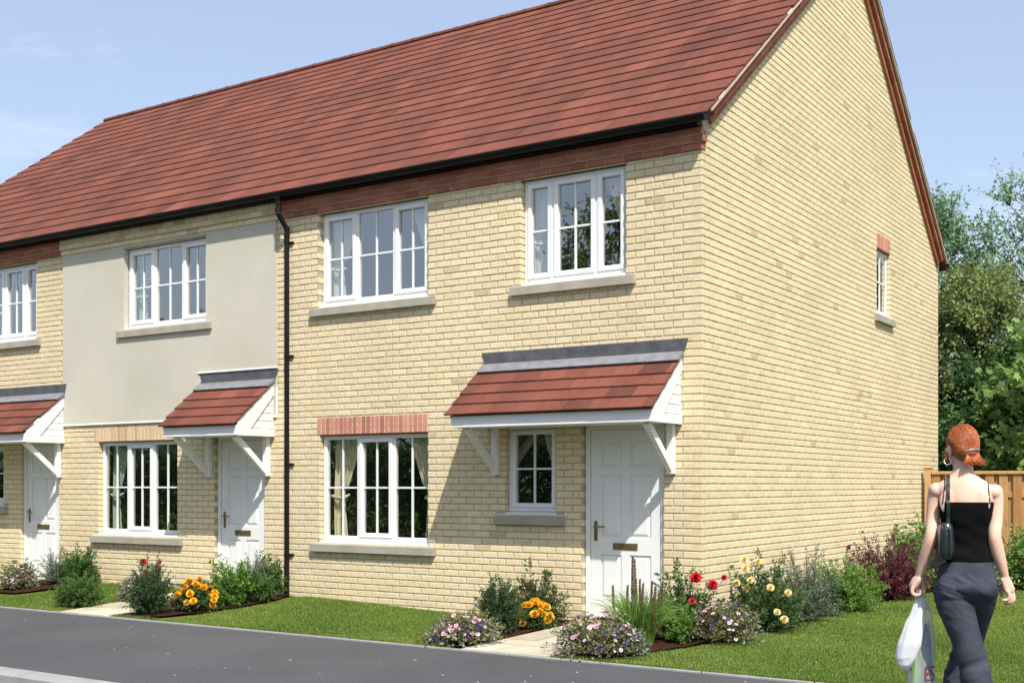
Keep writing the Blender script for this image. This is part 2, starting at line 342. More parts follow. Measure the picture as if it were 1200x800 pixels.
# ---------------------------------------------------------------- brickwork
CO, BL, JT = .075, .214, .0135        # course height, brick length with joint, joint
PROUD = .0052
def add_brick(mb, u0, u1, z0, z1, depth, var, out=0.0):
    """one brick, chamfered on its face; face at d = -out"""
    e = min(.0045, (u1 - u0) * .3, (z1 - z0) * .3); f = -out + random.uniform(-.0012, .0008); m = f + .0035
    vs = []
    for d, k in ((depth, 0), (m, 0), (f, e)):
        vs += [(u0 + k, d, z0 + k), (u1 - k, d, z0 + k), (u1 - k, d, z1 - k), (u0 + k, d, z1 - k)]
    fs = [(8, 9, 10, 11)]
    for i in range(4):
        j = (i + 1) % 4
        fs += [(4 + i, 4 + j, 8 + j, 8 + i), (i, j, 4 + j, 4 + i)]
    mb.add(vs, fs, var)
def brick_wall(mb, u0, u1, z0, z1, holes, lim=None, corner=None, thick=.022):
    """rows of single bricks from z0 to z1; holes (u0,u1,z0,z1); lim(z)->(umin,umax); corner: function(row)->(umin,umax)"""
    r = int(math.floor(z0 / CO))
    while r * CO < z1 - .02:
        a = max(r * CO + JT / 2, z0); b = min((r + 1) * CO - JT / 2, z1); zc = (a + b) / 2
        lo, hi = (u0, u1)
        if corner: lo, hi = corner(r)
        if lim: l2, h2 = lim(zc); lo = max(lo, l2); hi = min(hi, h2)
        off = (r % 2) * BL / 2
        k = int(math.floor((lo - off) / BL)) - 1
        while k * BL + off < hi:
            s = max(k * BL + off + JT / 2, lo); e = min((k + 1) * BL + off - JT / 2, hi); k += 1
            if s - lo < .03: s = lo
            if hi - e < .03: e = hi
            if e - s < .02: continue
            segs = [(s, e, a, b, thick)]
            for (h0, h1, g0, g1) in holes:
                ns = []
                for (s1, e1, a1, b1, t1) in segs:
                    if h1 <= s1 - .03 or h0 >= e1 + .03 or g1 <= a1 or g0 >= b1: ns.append((s1, e1, a1, b1, t1)); continue
                    ov = min(b1, g1) - max(a1, g0)
                    if ov < .5 * (b1 - a1):
                        if h1 > s1 and h0 < e1:
                            if g0 > a1: b1 = min(b1, g0)
                            else: a1 = max(a1, g1)
                        ns.append((s1, e1, a1, b1, t1)); continue
                    if h0 - s1 > .02: ns.append((s1, min(e1, h0), a1, b1, .085 if e1 > h0 - .03 else t1))
                    if e1 - h1 > .02: ns.append((max(s1, h1), e1, a1, b1, .085 if s1 < h1 + .03 else t1))
                segs = ns
            for (s1, e1, a1, b1, t1) in segs:
                if e1 - s1 > .018 and b1 - a1 > .012:
                    v = float(np.clip(rng.normal(.56, .14), .08, .98)); q = rng.random()
                    if q < .01: v = .04
                    elif q < .07: v = 1.0
                    if s1 <= lo + .001 or e1 >= hi - .001: t1 = max(t1, .1)
                    add_brick(mb, s1, e1, a1, b1, t1, v)
        r += 1
def slab_with_holes(mb, u0, u1, z0, z1, d0, d1, holes, m_out=0, m_in=0):
    us = sorted({u0, u1} | {h for q in holes for h in q[:2]}); zs = sorted({z0, z1} | {h for q in holes for h in q[2:]})
    us = [u for u in us if u0 <= u <= u1]; zs = [z for z in zs if z0 <= z <= z1]
    for i in range(len(us) - 1):
        for j in range(len(zs) - 1):
            uc = (us[i] + us[i + 1]) / 2; zc = (zs[j] + zs[j + 1]) / 2
            if any(h[0] < uc < h[1] and h[2] < zc < h[3] for h in holes): continue
            a, b, c, d = us[i], us[i + 1], zs[j], zs[j + 1]
            mb.cm = m_out; mb.quad((a, d0, c), (b, d0, c), (b, d0, d), (a, d0, d))
            mb.cm = m_in; mb.quad((b, d1, c), (a, d1, c), (a, d1, d), (b, d1, d))
    for (a, b, c, d) in holes:
        mb.cm = m_out
        mb.quad((a, d0, c), (a, d0, d), (a, d1, d), (a, d1, c)); mb.quad((b, d0, d), (b, d0, c), (b, d1, c), (b, d1, d))
        mb.quad((a, d0, d), (b, d0, d), (b, d1, d), (a, d1, d)); mb.quad((b, d0, c), (a, d0, c), (a, d1, c), (b, d1, c))
    mb.cm = 0

# ---------------------------------------------------------------- windows, doors, porches
def window(h, tf, u0, u1, z0, z1, lights, glass, curtain=None, cmat=None, sill=True, lintel=None, name='window', rec=.072, gdep=.030):
    """lights: list of (relative width, columns, sash?) ; parts: frame, pane, sill, lintel, curtain"""
    fr = MB(tf); g = MB(tf); W = u1 - u0; e = .004
    fd0, fd1 = rec, rec + .07
    ow = .05
    zb = z0 + .03
    fr.bbox(u0 + e, u0 + e + ow, fd0, fd1, zb, z1 - e); fr.bbox(u1 - e - ow, u1 - e, fd0, fd1, zb, z1 - e)
    fr.bbox(u0 + e + ow - .002, u1 - e - ow + .002, fd0 + .001, fd1, z1 - e - ow, z1 - e - .001); fr.bbox(u0 + e + ow - .002, u1 - e - ow + .002, fd0 + .001, fd1, zb + .001, zb + ow)
    # plastic cill under the frame
    fr.prism([(rec - .062, zb - .036), (rec - .062, zb - .014), (rec + .01, zb - .002), (fd1, zb - .002), (fd1, zb - .036)], u0 - .012 if tf is ident else u0 + .004, u1 - .004, 'x')
    tot = sum(l[0] for l in lights); mw = .05
    inner = W - 2 * e - 2 * ow; a = u0 + e + ow
    zt = z1 - e - ow; zl = zb + ow; mid = None
    for i, (rw, cols, sash) in enumerate(lights):
        n = len(lights); wl_ = (inner - (n - 1) * mw) * rw / tot; b = a + wl_
        if i < n - 1: fr.bbox(b - .001, b + mw + .001, fd0 + .0015, fd1, zl - .002, zt + .002)
        ga, gb, gc, gd = a, b, zl, zt
        if sash:
            s = .042; p0, p1 = fd0 - .014, fd1 - .012; o = .012
            fr.bbox(a - o, a + s, p0, p1, zl - o, zt + o, .008); fr.bbox(b - s, b + o, p0, p1, zl - o, zt + o, .008)
            fr.bbox(a + s - .003, b - s + .003, p0 + .001, p1, zt - s, zt + o - .001, .008); fr.bbox(a + s - .003, b - s + .003, p0 + .001, p1, zl - o + .001, zl + s, .008)
            ga, gb, gc, gd = a + s, b - s, zl + s, zt - s
        gl = fd0 + gdep
        # dark gasket line round the glass then the bars on it
        bar = .0105
        zm = (zl + zt) / 2 + .0
        fr.box(ga - .001, gb + .001, gl - .010, gl + .012, zm - bar, zm + bar)
        for c in range(1, cols):
            x = ga + (gb - ga) * c / cols; fr.box(x - bar, x + bar, gl - .011, gl + .013, gc - .001, gd + .001)
        g.quad((ga - .006, gl, gc - .006), (gb + .006, gl, gc - .006), (gb + .006, gl, gd + .006), (ga - .006, gl, gd + .006))
        a = b + mw
    w_ = obj(name, fr, M['white'], h)
    obj('pane', g, M[glass], w_)
    if sill:
        s = MB(tf); t, bt = z0 - .003, z0 - .112; o = .115
        s.prism([(-.058, bt), (-.058, t - .022), (-.050, t - .014), (rec + .03, t), (rec + .03, bt)], u0 - o, u1 + o, 'x')
        so = obj('sill', s, M['sill'], w_)
    if lintel:
        bmat, x0, x1, zt_ = lintel
        lm = MB(tf); x = x0; n = int(round((x1 - x0) / .0725)); st = (x1 - x0) / n
        for k in range(n):
            add_brick(lm, x0 + k * st + .0045, x0 + (k + 1) * st - .0045, z1 + .003, zt_, .1, random.random(), .004)
        lm.cm = 1; lm.box(x0 + .002, x1 - .002, .006, .1, z1 + .006, zt_ - .003)
        obj('lintel', lm, [bmat, M['rmortar']], w_)
    if curtain:
        for side in curtain:
            c = MB(tf); top = z1 - .03; bot = z0 + .04; tie = z0 + (z1 - z0) * .42
            cw = (u1 - u0) * curtain[side]; N = 46; K = 26; dd = rec + .17
            rows = []
            for k in range(K + 1):
                t = k / K; z = top + (bot - top) * t
                s_ = (top - z) / (top - tie)
                f = 1 - .62 * min(1, s_) ** 1.25 if s_ < 1 else .38 + .14 * (s_ - 1)
                row = []
                for i in range(N + 1):
                    q = i / N; amp = .022 * (.5 + .5 * f)
                    x = q * cw * f
                    d = dd + amp * math.sin(q * 2 * math.pi * 6.5 + .6 * math.sin(t * 3)) + .012 * math.sin(q * 31 + t * 2)
                    row.append(((u0 + .03 + x) if side == 'l' else (u1 - .03 - x), d, z + (.05 * q if abs(s_ - 1) < .1 else 0)))
                rows.append(row)
            o = len(c.v); c.add([p for r_ in rows for p in r_], [(k * (N + 1) + i, k * (N + 1) + i + 1, (k + 1) * (N + 1) + i + 1, (k + 1) * (N + 1) + i) for k in range(K) for i in range(N)])
            sx = 1 if side == 'l' else -1; bx = (u0 + .03) if side == 'l' else (u1 - .03)
            c.tube([(bx, dd + .06, tie + .03), (bx, dd - .05, tie + .01), (bx + sx * cw * .2, dd - .055, tie - .02), (bx + sx * cw * .42, dd - .02, tie + .0), (bx + sx * cw * .44, dd + .05, tie + .03)], .018, 6)
            obj('curtain', c, cmat, w_, smooth=True)
    return w_

def door(h, u0, u1, z0, z1):
    d = MB(); rec = .070
    fw = .055
    d.bbox(u0 + .002, u0 + fw, rec - .02, rec + .07, z0, z1); d.bbox(u1 - fw, u1 - .002, rec - .02, rec + .07, z0, z1)
    d.bbox(u0 + fw - .002, u1 - fw + .002, rec - .019, rec + .07, z1 - fw, z1 - .001)
    a, b, zb, zt = u0 + fw + .004, u1 - fw - .004, z0 + .035, z1 - fw - .004
    f0, f1 = rec, rec + .045
    W = b - a; st = .115; mul = .10
    H = zt - zb
    rails = [(0, .20), (.70 / 1.98 * H, .70 / 1.98 * H + .19), (H * .735, H * .735 + .085), (H - .12, H)]
    rails = [(0, .2), (H * .335, H * .335 + .18), (H * .755, H * .755 + .085), (H - .115, H)]
    # leaf core, then stiles, rails and raised panels
    d.box(a, b, f0 + .016, f1, zb, zt)
    d.bbox(a, a + st, f0, f0 + .02, zb, zt, .004); d.bbox(b - st, b, f0, f0 + .02, zb, zt, .004)
    cx = (a + b) / 2
    d.bbox(cx - mul / 2, cx + mul / 2, f0 + .0004, f0 + .02, zb, zt, .004)
    for (r0, r1) in rails: d.bbox(a + st - .004, b - st + .004, f0 + .0008, f0 + .02, zb + r0, zb + r1, .004)
    for k in range(3):
        c0 = zb + rails[k][1]; c1 = zb + rails[k + 1][0]
        for (x0, x1) in ((a + st, cx - mul / 2), (cx + mul / 2, b - st)):
            i = .014; j = .045
            vs = []
            for q, dep in ((i, f0 + .0158), (j, f0 + .003)):
                vs += [(x0 + q, dep, c0 + q), (x1 - q, dep, c0 + q), (x1 - q, dep, c1 - q), (x0 + q, dep, c1 - q)]
            d.add(vs, [(4, 5, 6, 7)] + [(n, (n + 1) % 4, 4 + (n + 1) % 4, 4 + n) for n in range(4)])
    dd = obj('door', d, M['door'], h)
    # threshold
    t = MB(); t.bbox(u0 - .03, u1 + .03, -.12, rec + .06, z0 - .10, z0 - .004, .01); obj('doorstep', t, M['sill'], dd)
    hm = MB(); hx = a + .062; hz = zb + .93
    hm.bbox(hx - .021, hx + .021, f0 - .009, f0 + .001, hz - .125, hz + .085, .006)
    hm.tube([(hx, f0 - .005, hz + .03), (hx, f0 - .045, hz + .03), (hx + .02, f0 - .055, hz + .03), (hx + .13, f0 - .052, hz + .027)], [.011, .010, .010, .009], 10)
    hm.tube([(hx, f0 - .004, hz - .065), (hx, f0 - .016, hz - .065)], .011, 10)
    obj('handle', hm, M['brass'], dd, smooth=False)
    lb = MB(); lz = zb + rails[1][0] + .09; lb.bbox(cx - .145, cx + .145, f0 - .007, f0 + .002, lz - .036, lz + .036, .004); lb.bbox(cx - .115, cx + .115, f0 - .011, f0 - .006, lz - .020, lz + .020, .003)
    obj('letter_box', lb, M['brass'], dd)
    return dd

def tile_strip(mb, O, S, N, U0, U1, gauge, ncourse, tw, thick=.017, lap=.06, lim=None, smax=1e9, sig=.27):
    """interlocking tiles as single slabs: O origin on the slope at u=0, S up-slope unit, N normal; each course overlaps the one below"""
    O, S, N = Vector(O), Vector(S), Vector(N)
    for k in range(ncourse):
        off = (k * .37 % 1) * tw; i = math.floor((U0 - off) / tw)
        while i * tw + off < U1:
            a = max(i * tw + off + .0015, U0); b = min((i + 1) * tw + off - .0015, U1); i += 1
            if b - a < .03 or (lim and not lim((a + b) / 2)): continue
            j = random.uniform(-.002, .002); s0 = k * gauge - .012 + j; s1 = min((k + 1) * gauge + lap, smax)
            h0 = thick + .014; h1 = .010
            P = lambda u, s, h: tuple(O + Vector((u, 0, 0)) + S * s + N * h)
            bv = .005
            vs = [P(a, s0, h0 - thick), P(b, s0, h0 - thick), P(b, s1, h1 - .01), P(a, s1, h1 - .01),
                  P(a, s0, h0 - bv), P(b, s0, h0 - bv), P(a, s0 + bv, h0), P(b, s0 + bv, h0), P(b, s1, h1), P(a, s1, h1)]
            mb.add(vs, [(0, 3, 2, 1), (0, 1, 5, 4), (4, 5, 7, 6), (6, 7, 8, 9), (0, 4, 6, 9, 3), (1, 2, 8, 7, 5)], float(np.clip(rng.normal(.5, sig), 0, 1)))

def porch(h, u0, u1, bead=False):
    """lean-to canopy on two gallows brackets; front edge 0.7 m out"""
    zt, zf, yf = 2.79, 2.235, -.70
    p = MB()
    # timber box: fascia, soffit, cheeks
    a, b = u0 + .05, u1 - .015; zb = 2.10
    p.bbox(a, b, yf + .035, yf + .06, zb, zf - .012, .004)
    p.box(a + .02, b - .02, yf + .055, -.002, zb + .012, zb + .026)
    sl = (zt - zf) / (-yf - .03)
    for (x0, x1) in ((a + .001, a + .024), (b - .024, b - .001)):
        # barge board along the slope and a bottom rail
        y0 = yf + .0605; zz = lambda y: zf - .018 + sl * (y - yf)
        p.prism([(y0, zb), (-.004, zb), (-.004, zb + .085), (y0 + .22, zb + .085), (-.004, zz(-.004) - .15), (-.004, zz(-.004)), (y0, zz(y0))], x0, x1, 'x')
        xi0, xi1 = (x0 + .016, x1 - .001) if x0 < (a + b) / 2 else (x0 + .001, x1 - .016)
        k = 0; z = zb
        while z < zz(-.004) - .1:                      # shiplap infill
            yy = max(y0 + .02, yf + (z + .03 - zf + .05) / sl + .10)
            if yy < -.03:
                o = .004
                s_ = 1 if x0 > (a + b) / 2 else -1
                p.prism([(yy - .05, z + .002), (-.0035, z + .002), (-.0035, min(z + .094, zz(-.0035) - .03)), (min(-.006, yy + .02), z + .094)], xi0, xi1, 'x')
            z += .098; k += 1
    pr = obj('porch', p, M['wood'], h)
    S = Vector((0, -yf - .03, zt - zf)).normalized(); N = Vector((0, -S.z, S.y)).normalized()
    t = MB(); ln = math.hypot(-yf - .03, zt - zf); g = (ln - .13) / 4
    tile_strip(t, (0, yf, zf - .008), S, N, u0, u1, g, 4, .30, .02, .05)
    t.box(u0 + .03, u1 - .03, yf + .045, yf + .06, zf - .03, zf - .002, .3)
    obj('canopy_tiles', t, M['tile'], pr)
    # lead: upstand on the wall and an apron over the top tiles
    l = MB(); o = .012
    q = Vector((0, yf, zf - .008)) + S * (ln - .125) + N * .046; q2 = Vector((0, -.012, zt + .055))
    l.prism([(q.y, q.z), (q2.y, q2.z), (q2.y, q2.z - .05), (q.y + .012, q.z - .014)], u0 + .02, u1 + .005, 'x')
    ap = obj('apron', l, M['leadlight'], pr)
    l = MB(); sg = random.Random(3); x = u0 + .015
    pts_t = []; n = 14
    zt0 = zt + .058; hh = .115
    poly = [(u0 - .005 + .05, zt0), (u1 + .015, zt0), (u1 + .05, zt0 + hh), (u0 + .0, zt0 + hh)]
    l.prism(poly, -.017, -.0015 - PROUD * 0, 'y')
    l.prism([(u0 + .03, zt0 - .012), (u1 + .018, zt0 - .012), (u1 + .018, zt0 + .004), (u0 + .03, zt0 + .004)], -.026, -.0175, 'y')
    obj('flashing', l, M['lead'], pr)
    if bead:
        bd = MB(); bd.bbox(u0 - .02, u1 + .03, -.032, -.001, zt0 + hh + .001, zt0 + hh + .022, .004); obj('bead', bd, M['white'], pr)
    for x in (u0 + .20, u1 - .125):
        br = MB(); wd = .038
        br.bbox(x - wd, x + wd, -.075, -.0015, 1.60, zb + .012, .006)
        D = []                                       # diagonal brace, slightly bowed
        y0, z0, y1, z1 = -.06, 1.66, yf + .11, zb + .002
        for k in range(9):
            s_ = k / 8; yy = y0 + (y1 - y0) * s_; z_ = z0 + (z1 - z0) * s_ 
            D.append((yy, z_))
        n_ = Vector((-(z1 - z0), (y1 - y0))).normalized() * .036
        poly = [(y - n_.x, z - n_.y) for y, z in D] + [(y + n_.x, min(z + n_.y, zb + .01)) for y, z in D[::-1]]
        poly = [(y, min(z, zb + .009)) for y, z in poly]
        br.prism(poly, x - .027, x + .027, 'x')
        obj('bracket', br, M['wood'], pr)
    return pr

# ---------------------------------------------------------------- the terrace
XR, XM, XL, XE = 0.0, -5.76, -10.14, -15.08
D_ = 9.5; EZ = 5.16; EY = -.20; SLP = .761; RY = D_ / 2
RZ = EZ + SLP * (RY - EY)
TH = math.atan(SLP); S_F = (0, math.cos(TH), math.sin(TH)); N_F = (0, -math.sin(TH), math.cos(TH))
SL = math.hypot(RY - EY, RZ - EZ); GAUGE = .311; NC = int(SL / GAUGE)
GAUGE = SL / (NC + .25)

holes = dict(
    r=[(-5.11, -3.43, 3.675, 4.825), (-2.15, -.86, 3.675, 4.825), (-5.10, -3.43, .79, 2.10), (-2.36, -1.70, 1.17, 2.14), (-1.37, -.43, .06, 2.13)],
    m=[(-8.76, -7.08, 3.66, 4.80), (-9.32, -7.67, .79, 2.10), (-6.95, -6.04, .09, 2.13)],
    l=[(-11.98, -10.75, 3.675, 4.825), (-12.2, -11.56, 1.17, 2.14), (-11.13, -10.22, .09, 2.13)])
GW = (5.99, 6.66, 3.92, 4.86)

def roof(h, x0, x1, own):
    """tiles of this house's stretch of the roof: front slope, back slope, underlay"""
    mb = MB()
    tile_strip(mb, (0, EY, EZ - .045), S_F, N_F, XE - .14, .14, GAUGE, NC + 1, .335, lim=lambda u: x0 <= u < x1, smax=SL - .015, sig=.2)
    S_B = (0, -math.cos(TH), math.sin(TH)); N_B = (0, math.sin(TH), math.cos(TH))
    tile_strip(mb, (0, D_ - EY, EZ - .045), S_B, N_B, XE - .14, .14, GAUGE, NC + 1, .335, lim=lambda u: x0 <= u < x1, smax=SL - .015, sig=.2)
    a = max(x0, XE - .10); b = min(x1, .105)
    mb.cm = 1
    mb.prism([(EY + .04, EZ - .04), (RY, RZ - .06), (D_ - EY - .04, EZ - .04), (D_ - EY - .04, EZ - .09), (RY, RZ - .13), (EY + .04, EZ - .09)], a, b, 'x')
    mb.cm = 0
    o = obj('roof', mb, [M['tile'], M['deck']], h)
    # ridge tiles: half rounds with a lap
    r = MB(); x = XE - .13; ra = .075
    while x < .14:
        xe = min(x + .44, .145)
        if x0 <= (x + xe) / 2 < x1:
            n = 10; vs = []; v = random.random()
            for (xx, rr) in ((x, ra), (xe - .04, ra), (xe - .04, ra + .005), (xe + .01, ra + .005)):
                for i in range(n + 1):
                    t = math.pi * (i / n) * 1.0
                    vs.append((xx, RY - math.cos(t) * rr * 1.3, RZ - .070 + math.sin(t) * rr))
            m_ = n + 1
            r.add(vs, [(k * m_ + i, k * m_ + i + 1, (k + 1) * m_ + i + 1, (k + 1) * m_ + i) for k in range(3) for i in range(n)] + [list(range(m_)), [3 * m_ + i for i in range(m_)]], v * .5)
        x += .44
    obj('ridge', r, M['tile'], o)
    return o

def eaves(h, x0, x1, bmat, end=False):
    c = MB()
    for k, out in enumerate((.022, .048, .048)):
        z0 = 4.83 + k * CO; xe = x1 + (out * .55 if end else 0)
        off = (k % 2) * .11; x = x0 - off
        while x < xe - .01:
            a = max(x + .004, x0); b = min(x + .218, xe)
            if b - a > .02: add_brick(c, a, b, z0 + .004, z0 + CO - .005, .06, random.random(), out)
            x += .222
    c.cm = 1; c.box(x0 + .002, x1 - .002, -.016, .05, 4.834, 5.05); c.box(x0 + .002, x1 + (.018 if end else -.002), -.040, -.018, 4.83 + CO - .002, 5.048)
    c.cm = 0
    obj('eaves_course', c, [bmat, M['rmortar']], h)
    f = MB(); f.box(x0 + .001, x1 - .001, -.125, -.105, 5.055, 5.115); f.box(x0 + .001, x1 - .001, -.106, .02, 5.056, 5.066); obj('fascia_board', f, M['black'], h)
    g = MB(); gy, gzc, ra = -.19, 5.105, .050; n = 12; xe = x1 + (.115 if end else -.0005); xs = x0 + .0005
    prof = [(gy + math.cos(math.pi + math.pi * i / n) * ra, gzc + math.sin(math.pi + math.pi * i / n) * ra) for i in range(n + 1)]
    prof = [(gy - ra - .006, gzc + .012), (gy - ra - .006, gzc)] + prof + [(gy + ra, gzc + .012)]
    inner = [(gy + (y - gy) * .93, gzc + (z - gzc) * .93 + .001) for y, z in prof[::-1]]
    g.prism(prof + inner, xs, xe, 'x')
    if end: g.prism([(gy + (y - gy) * 1.04, gzc + (z - gzc) * 1.04) for y, z in prof], xe, xe + .006, 'x')
    obj('gutter', g, M['black'], h)

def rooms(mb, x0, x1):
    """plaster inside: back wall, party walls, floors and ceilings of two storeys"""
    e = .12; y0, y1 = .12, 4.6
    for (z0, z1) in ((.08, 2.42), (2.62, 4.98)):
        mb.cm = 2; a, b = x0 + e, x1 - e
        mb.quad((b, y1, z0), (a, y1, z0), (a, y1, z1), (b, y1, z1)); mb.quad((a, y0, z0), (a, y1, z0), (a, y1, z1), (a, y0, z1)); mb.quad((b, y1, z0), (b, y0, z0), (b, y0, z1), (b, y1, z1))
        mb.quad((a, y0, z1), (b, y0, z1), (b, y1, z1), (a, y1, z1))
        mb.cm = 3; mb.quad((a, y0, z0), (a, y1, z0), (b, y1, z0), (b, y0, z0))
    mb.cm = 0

def rear(mb, x0, x1):
    mb.cm = 1; mb.quad((x1, D_, -.2), (x0, D_, -.2), (x0, D_, 5.05), (x1, D_, 5.05)); mb.cm = 0

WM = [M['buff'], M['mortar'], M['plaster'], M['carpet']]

# --- end house (right)
H = thing('brick_house', (-2.9, 4.7, 0), 'buff brick end house with red tiled roof and the tall windowed gable', 'house', 'houses of the terrace')
def facade(h, x0, x1, hs, zbr=5.06, corner=None, brick_top=None, skip=None):
    mb = MB()
    br_h = list(hs)
    brick_wall(mb, x0, x1, -.16, 4.90, br_h + (skip or []), corner=corner)
    big = [(a - .006, b + .006, c - .006, d + .006) for a, b, c, d in hs]
    slab_with_holes(mb, x0, x1, -.2, 5.06, PROUD, .12, big, 1, 2)
    rooms(mb, x0, x1); rear(mb, x0, x1)
    return mb
mb = facade(H, XM, XR, holes['r'], corner=lambda r: (XM, 0.0) if r % 2 == 0 else (XM, -.1055))
obj('wall', mb, WM, H)
# gable with its own bond turning the corner
gb = MB(gable_tf)
def gl(z):
    t = (z + .04 - (EZ - .10)) / SLP
    m = max(0.0, t + EY + .0) if z > EZ - .1 else 0
    return (m, D_ - m)
brick_wall(gb, 0, D_, -.16, RZ - .18, [GW], lim=gl, corner=lambda r: (.1055, D_) if r % 2 == 0 else (0.0, D_))
gbig = [(GW[0] - .006, GW[1] + .006, GW[2] - .006, GW[3] + .006)]
slab_with_holes(gb, .009, D_ - .009, -.2, 5.06, PROUD, .12, gbig, 1, 2)
m0 = .02
gb.cm = 1; gb.add([(m0, PROUD, 5.06), (D_ - m0, PROUD, 5.06), (RY, PROUD, RZ - .16)], [(0, 1, 2)]); gb.cm = 0
# a dark stairwell room behind the gable window
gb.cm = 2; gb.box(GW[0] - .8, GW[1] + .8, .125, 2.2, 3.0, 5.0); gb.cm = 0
# open the room's near face: drop the last box's wall next to the window
gable_faces = len(gb.f); del gb.f[gable_faces - 4]; del gb.var[gable_faces - 4]; del gb.mi[gable_faces - 4]
obj('gable_wall', gb, WM, H)
rf = roof(H, XM, 9, True)
# verge: red brick oversailing courses up both rakes with a mortar bed under the tiles
def verge(h):
    v = MB()
    for side in (0, 1):
        for (lo, hi, out) in ((-.245, -.160, .045), (-.156, -.071, .098)):
            s = 0.02; step = .222
            while s < SL + .3:
                e = min(s + step - .008, SL + .2); dv = random.random()
                def P(t, hgt, d):
                    y = EY + t * math.cos(TH) - hgt * math.sin(TH) * 1.0; z = EZ + t * math.sin(TH) + hgt * math.cos(TH)
                    if side: y = D_ - y
                    return (d, y, z)
                q = []
                for d in (-.06, out - .0035, out):
                    k = .004 if d == out else 0
                    q += [P(s + k, lo + k, d), P(e - k, lo + k, d), P(e - k, hi - k, d), P(s + k, hi - k, d)]
                ymid = EY + (s + e) / 2 * math.cos(TH) - lo * math.sin(TH)
                if ymid + .07 < RY + .12 and EY + s * math.cos(TH) - hi * math.sin(TH) > -.045:
                    fs = [(8, 9, 10, 11)]
                    for i in range(4):
                        j = (i + 1) % 4; fs += [(4 + i, 4 + j, 8 + j, 8 + i), (i, j, 4 + j, 4 + i)]
                    v.add(q, fs, dv)
                s += step
    v.cm = 1
    for side in (0, 1):
        def P2(t, hgt, d):
            y = EY + t * math.cos(TH) - hgt * math.sin(TH); z = EZ + t * math.sin(TH) + hgt * math.cos(TH)
            return (d, D_ - y if side else y, z)
        for (lo, hi, out) in ((-.25, -.064, .010), (-.069, -.042, .137)):
            a, b = .10, SL - .02
            q = [P2(t, hh, d) for d in (-.05, out) for (t, hh) in ((a, lo), (b, lo), (b, hi), (a, hi))]
            v.add(q, [(0, 1, 2, 3), (4, 5, 6, 7)] + [(i, (i + 1) % 4, 4 + (i + 1) % 4, 4 + i) for i in range(4)])
    obj('verge', v, [M['red'], M['vmortar']], h)
M['vmortar'] = pmat('verge_mortar', (.46, .36, .29), (.54, .43, .35), 8, .95, .2, 120, .1)
verge(H)
eaves(H, XM, XR, M['red'], True)
hr = holes['r']
CW = dict(l=.30, r=.24)
window(H, ident, *hr[0], [(1, 2, 1), (1.12, 2, 0), (1, 2, 1)], 'glass_up', dict(l=.26, r=.22), M['curtain_up'])
window(H, ident, *hr[1], [(.62, 1, 1), (1.05, 2, 1), (.66, 1, 1)], 'glass_up', dict(l=.30, r=.24), M['curtain_up'])
window(H, ident, *hr[2], [(1, 2, 0), (1, 2, 1), (1, 2, 0)], 'glass_low', dict(l=.27, r=.24), M['curtain'], lintel=(M['pink'], -5.14, -3.43, 2.315))
window(H, ident, *hr[3], [(1, 2, 1)], 'glass_low', dict(r=.42), M['curtain'])
window(H, gable_tf, *GW, [(1, 2, 0)], 'glass_up', None, None, lintel=(M['pink'], GW[0], GW[1], 5.07), rec=.050, gdep=.012)
door(H, *hr[4]); porch(H, -2.66, -.20)
def downpipe(h, x):
    p = MB(); r = .031
    p.tube([(x - .02, -.19, 5.06), (x - .02, -.19, 4.90), (x - .017, -.205, 4.86), (x, -.075, 4.70), (x, -.062, 4.66), (x, -.062, .06)], r, 12)
    for z in (4.98, 4.90, 4.69, 4.60): p.tube([(x - (.02 if z > 4.8 else 0), -.19 if z > 4.8 else -.062, z - .018), (x - (.02 if z > 4.8 else 0), -.19 if z > 4.8 else -.062, z + .018)], r + .007, 12)
    p.tube([(x - .02, -.19, 5.075), (x - .02, -.19, 5.03)], [.055, .045], 12)
    o = obj('downpipe', p, M['black'], h, smooth=False)
    for z in (4.52, 3.1, 1.75, .62):
        c = MB(); c.tube([(x, -.062, z - .014), (x, -.062, z + .014)], r + .006, 12); c.bbox(x - .068, x + .068, -.03, -.0015, z - .012, z + .012, .003); obj('pipe_clip', c, M['black'], o)
downpipe(H, -5.59)

# --- middle house with rendered upper storey
H2 = thing('rendered_house', (-7.95, 4.7, 0), 'middle house with stone-coloured render above its buff brick ground floor', 'house', 'houses of the terrace')
hm = holes['m']
PX0, PX1, PZ0 = -10.10, -5.82, 2.365
mb = facade(H2, XL, XM, hm)
obj('wall', mb, WM, H2)
rp_ = MB(); hu = hm[0]
po = -.016
pan = [(hu[0] + .012, hu[1] - .012, hu[2], hu[3])]
slab_with_holes(rp_, PX0, PX1, PZ0, 4.829, po, PROUD - .001, pan, 0, 0)
for a, b in ((PX0, PX0), (PX1, PX1)): rp_.quad((a, po, PZ0), (a, PROUD, PZ0), (a, PROUD, 4.829), (a, po, 4.829))
rp_.quad((PX0, po, PZ0), (PX1, po, PZ0), (PX1, PROUD, PZ0), (PX0, PROUD, PZ0))
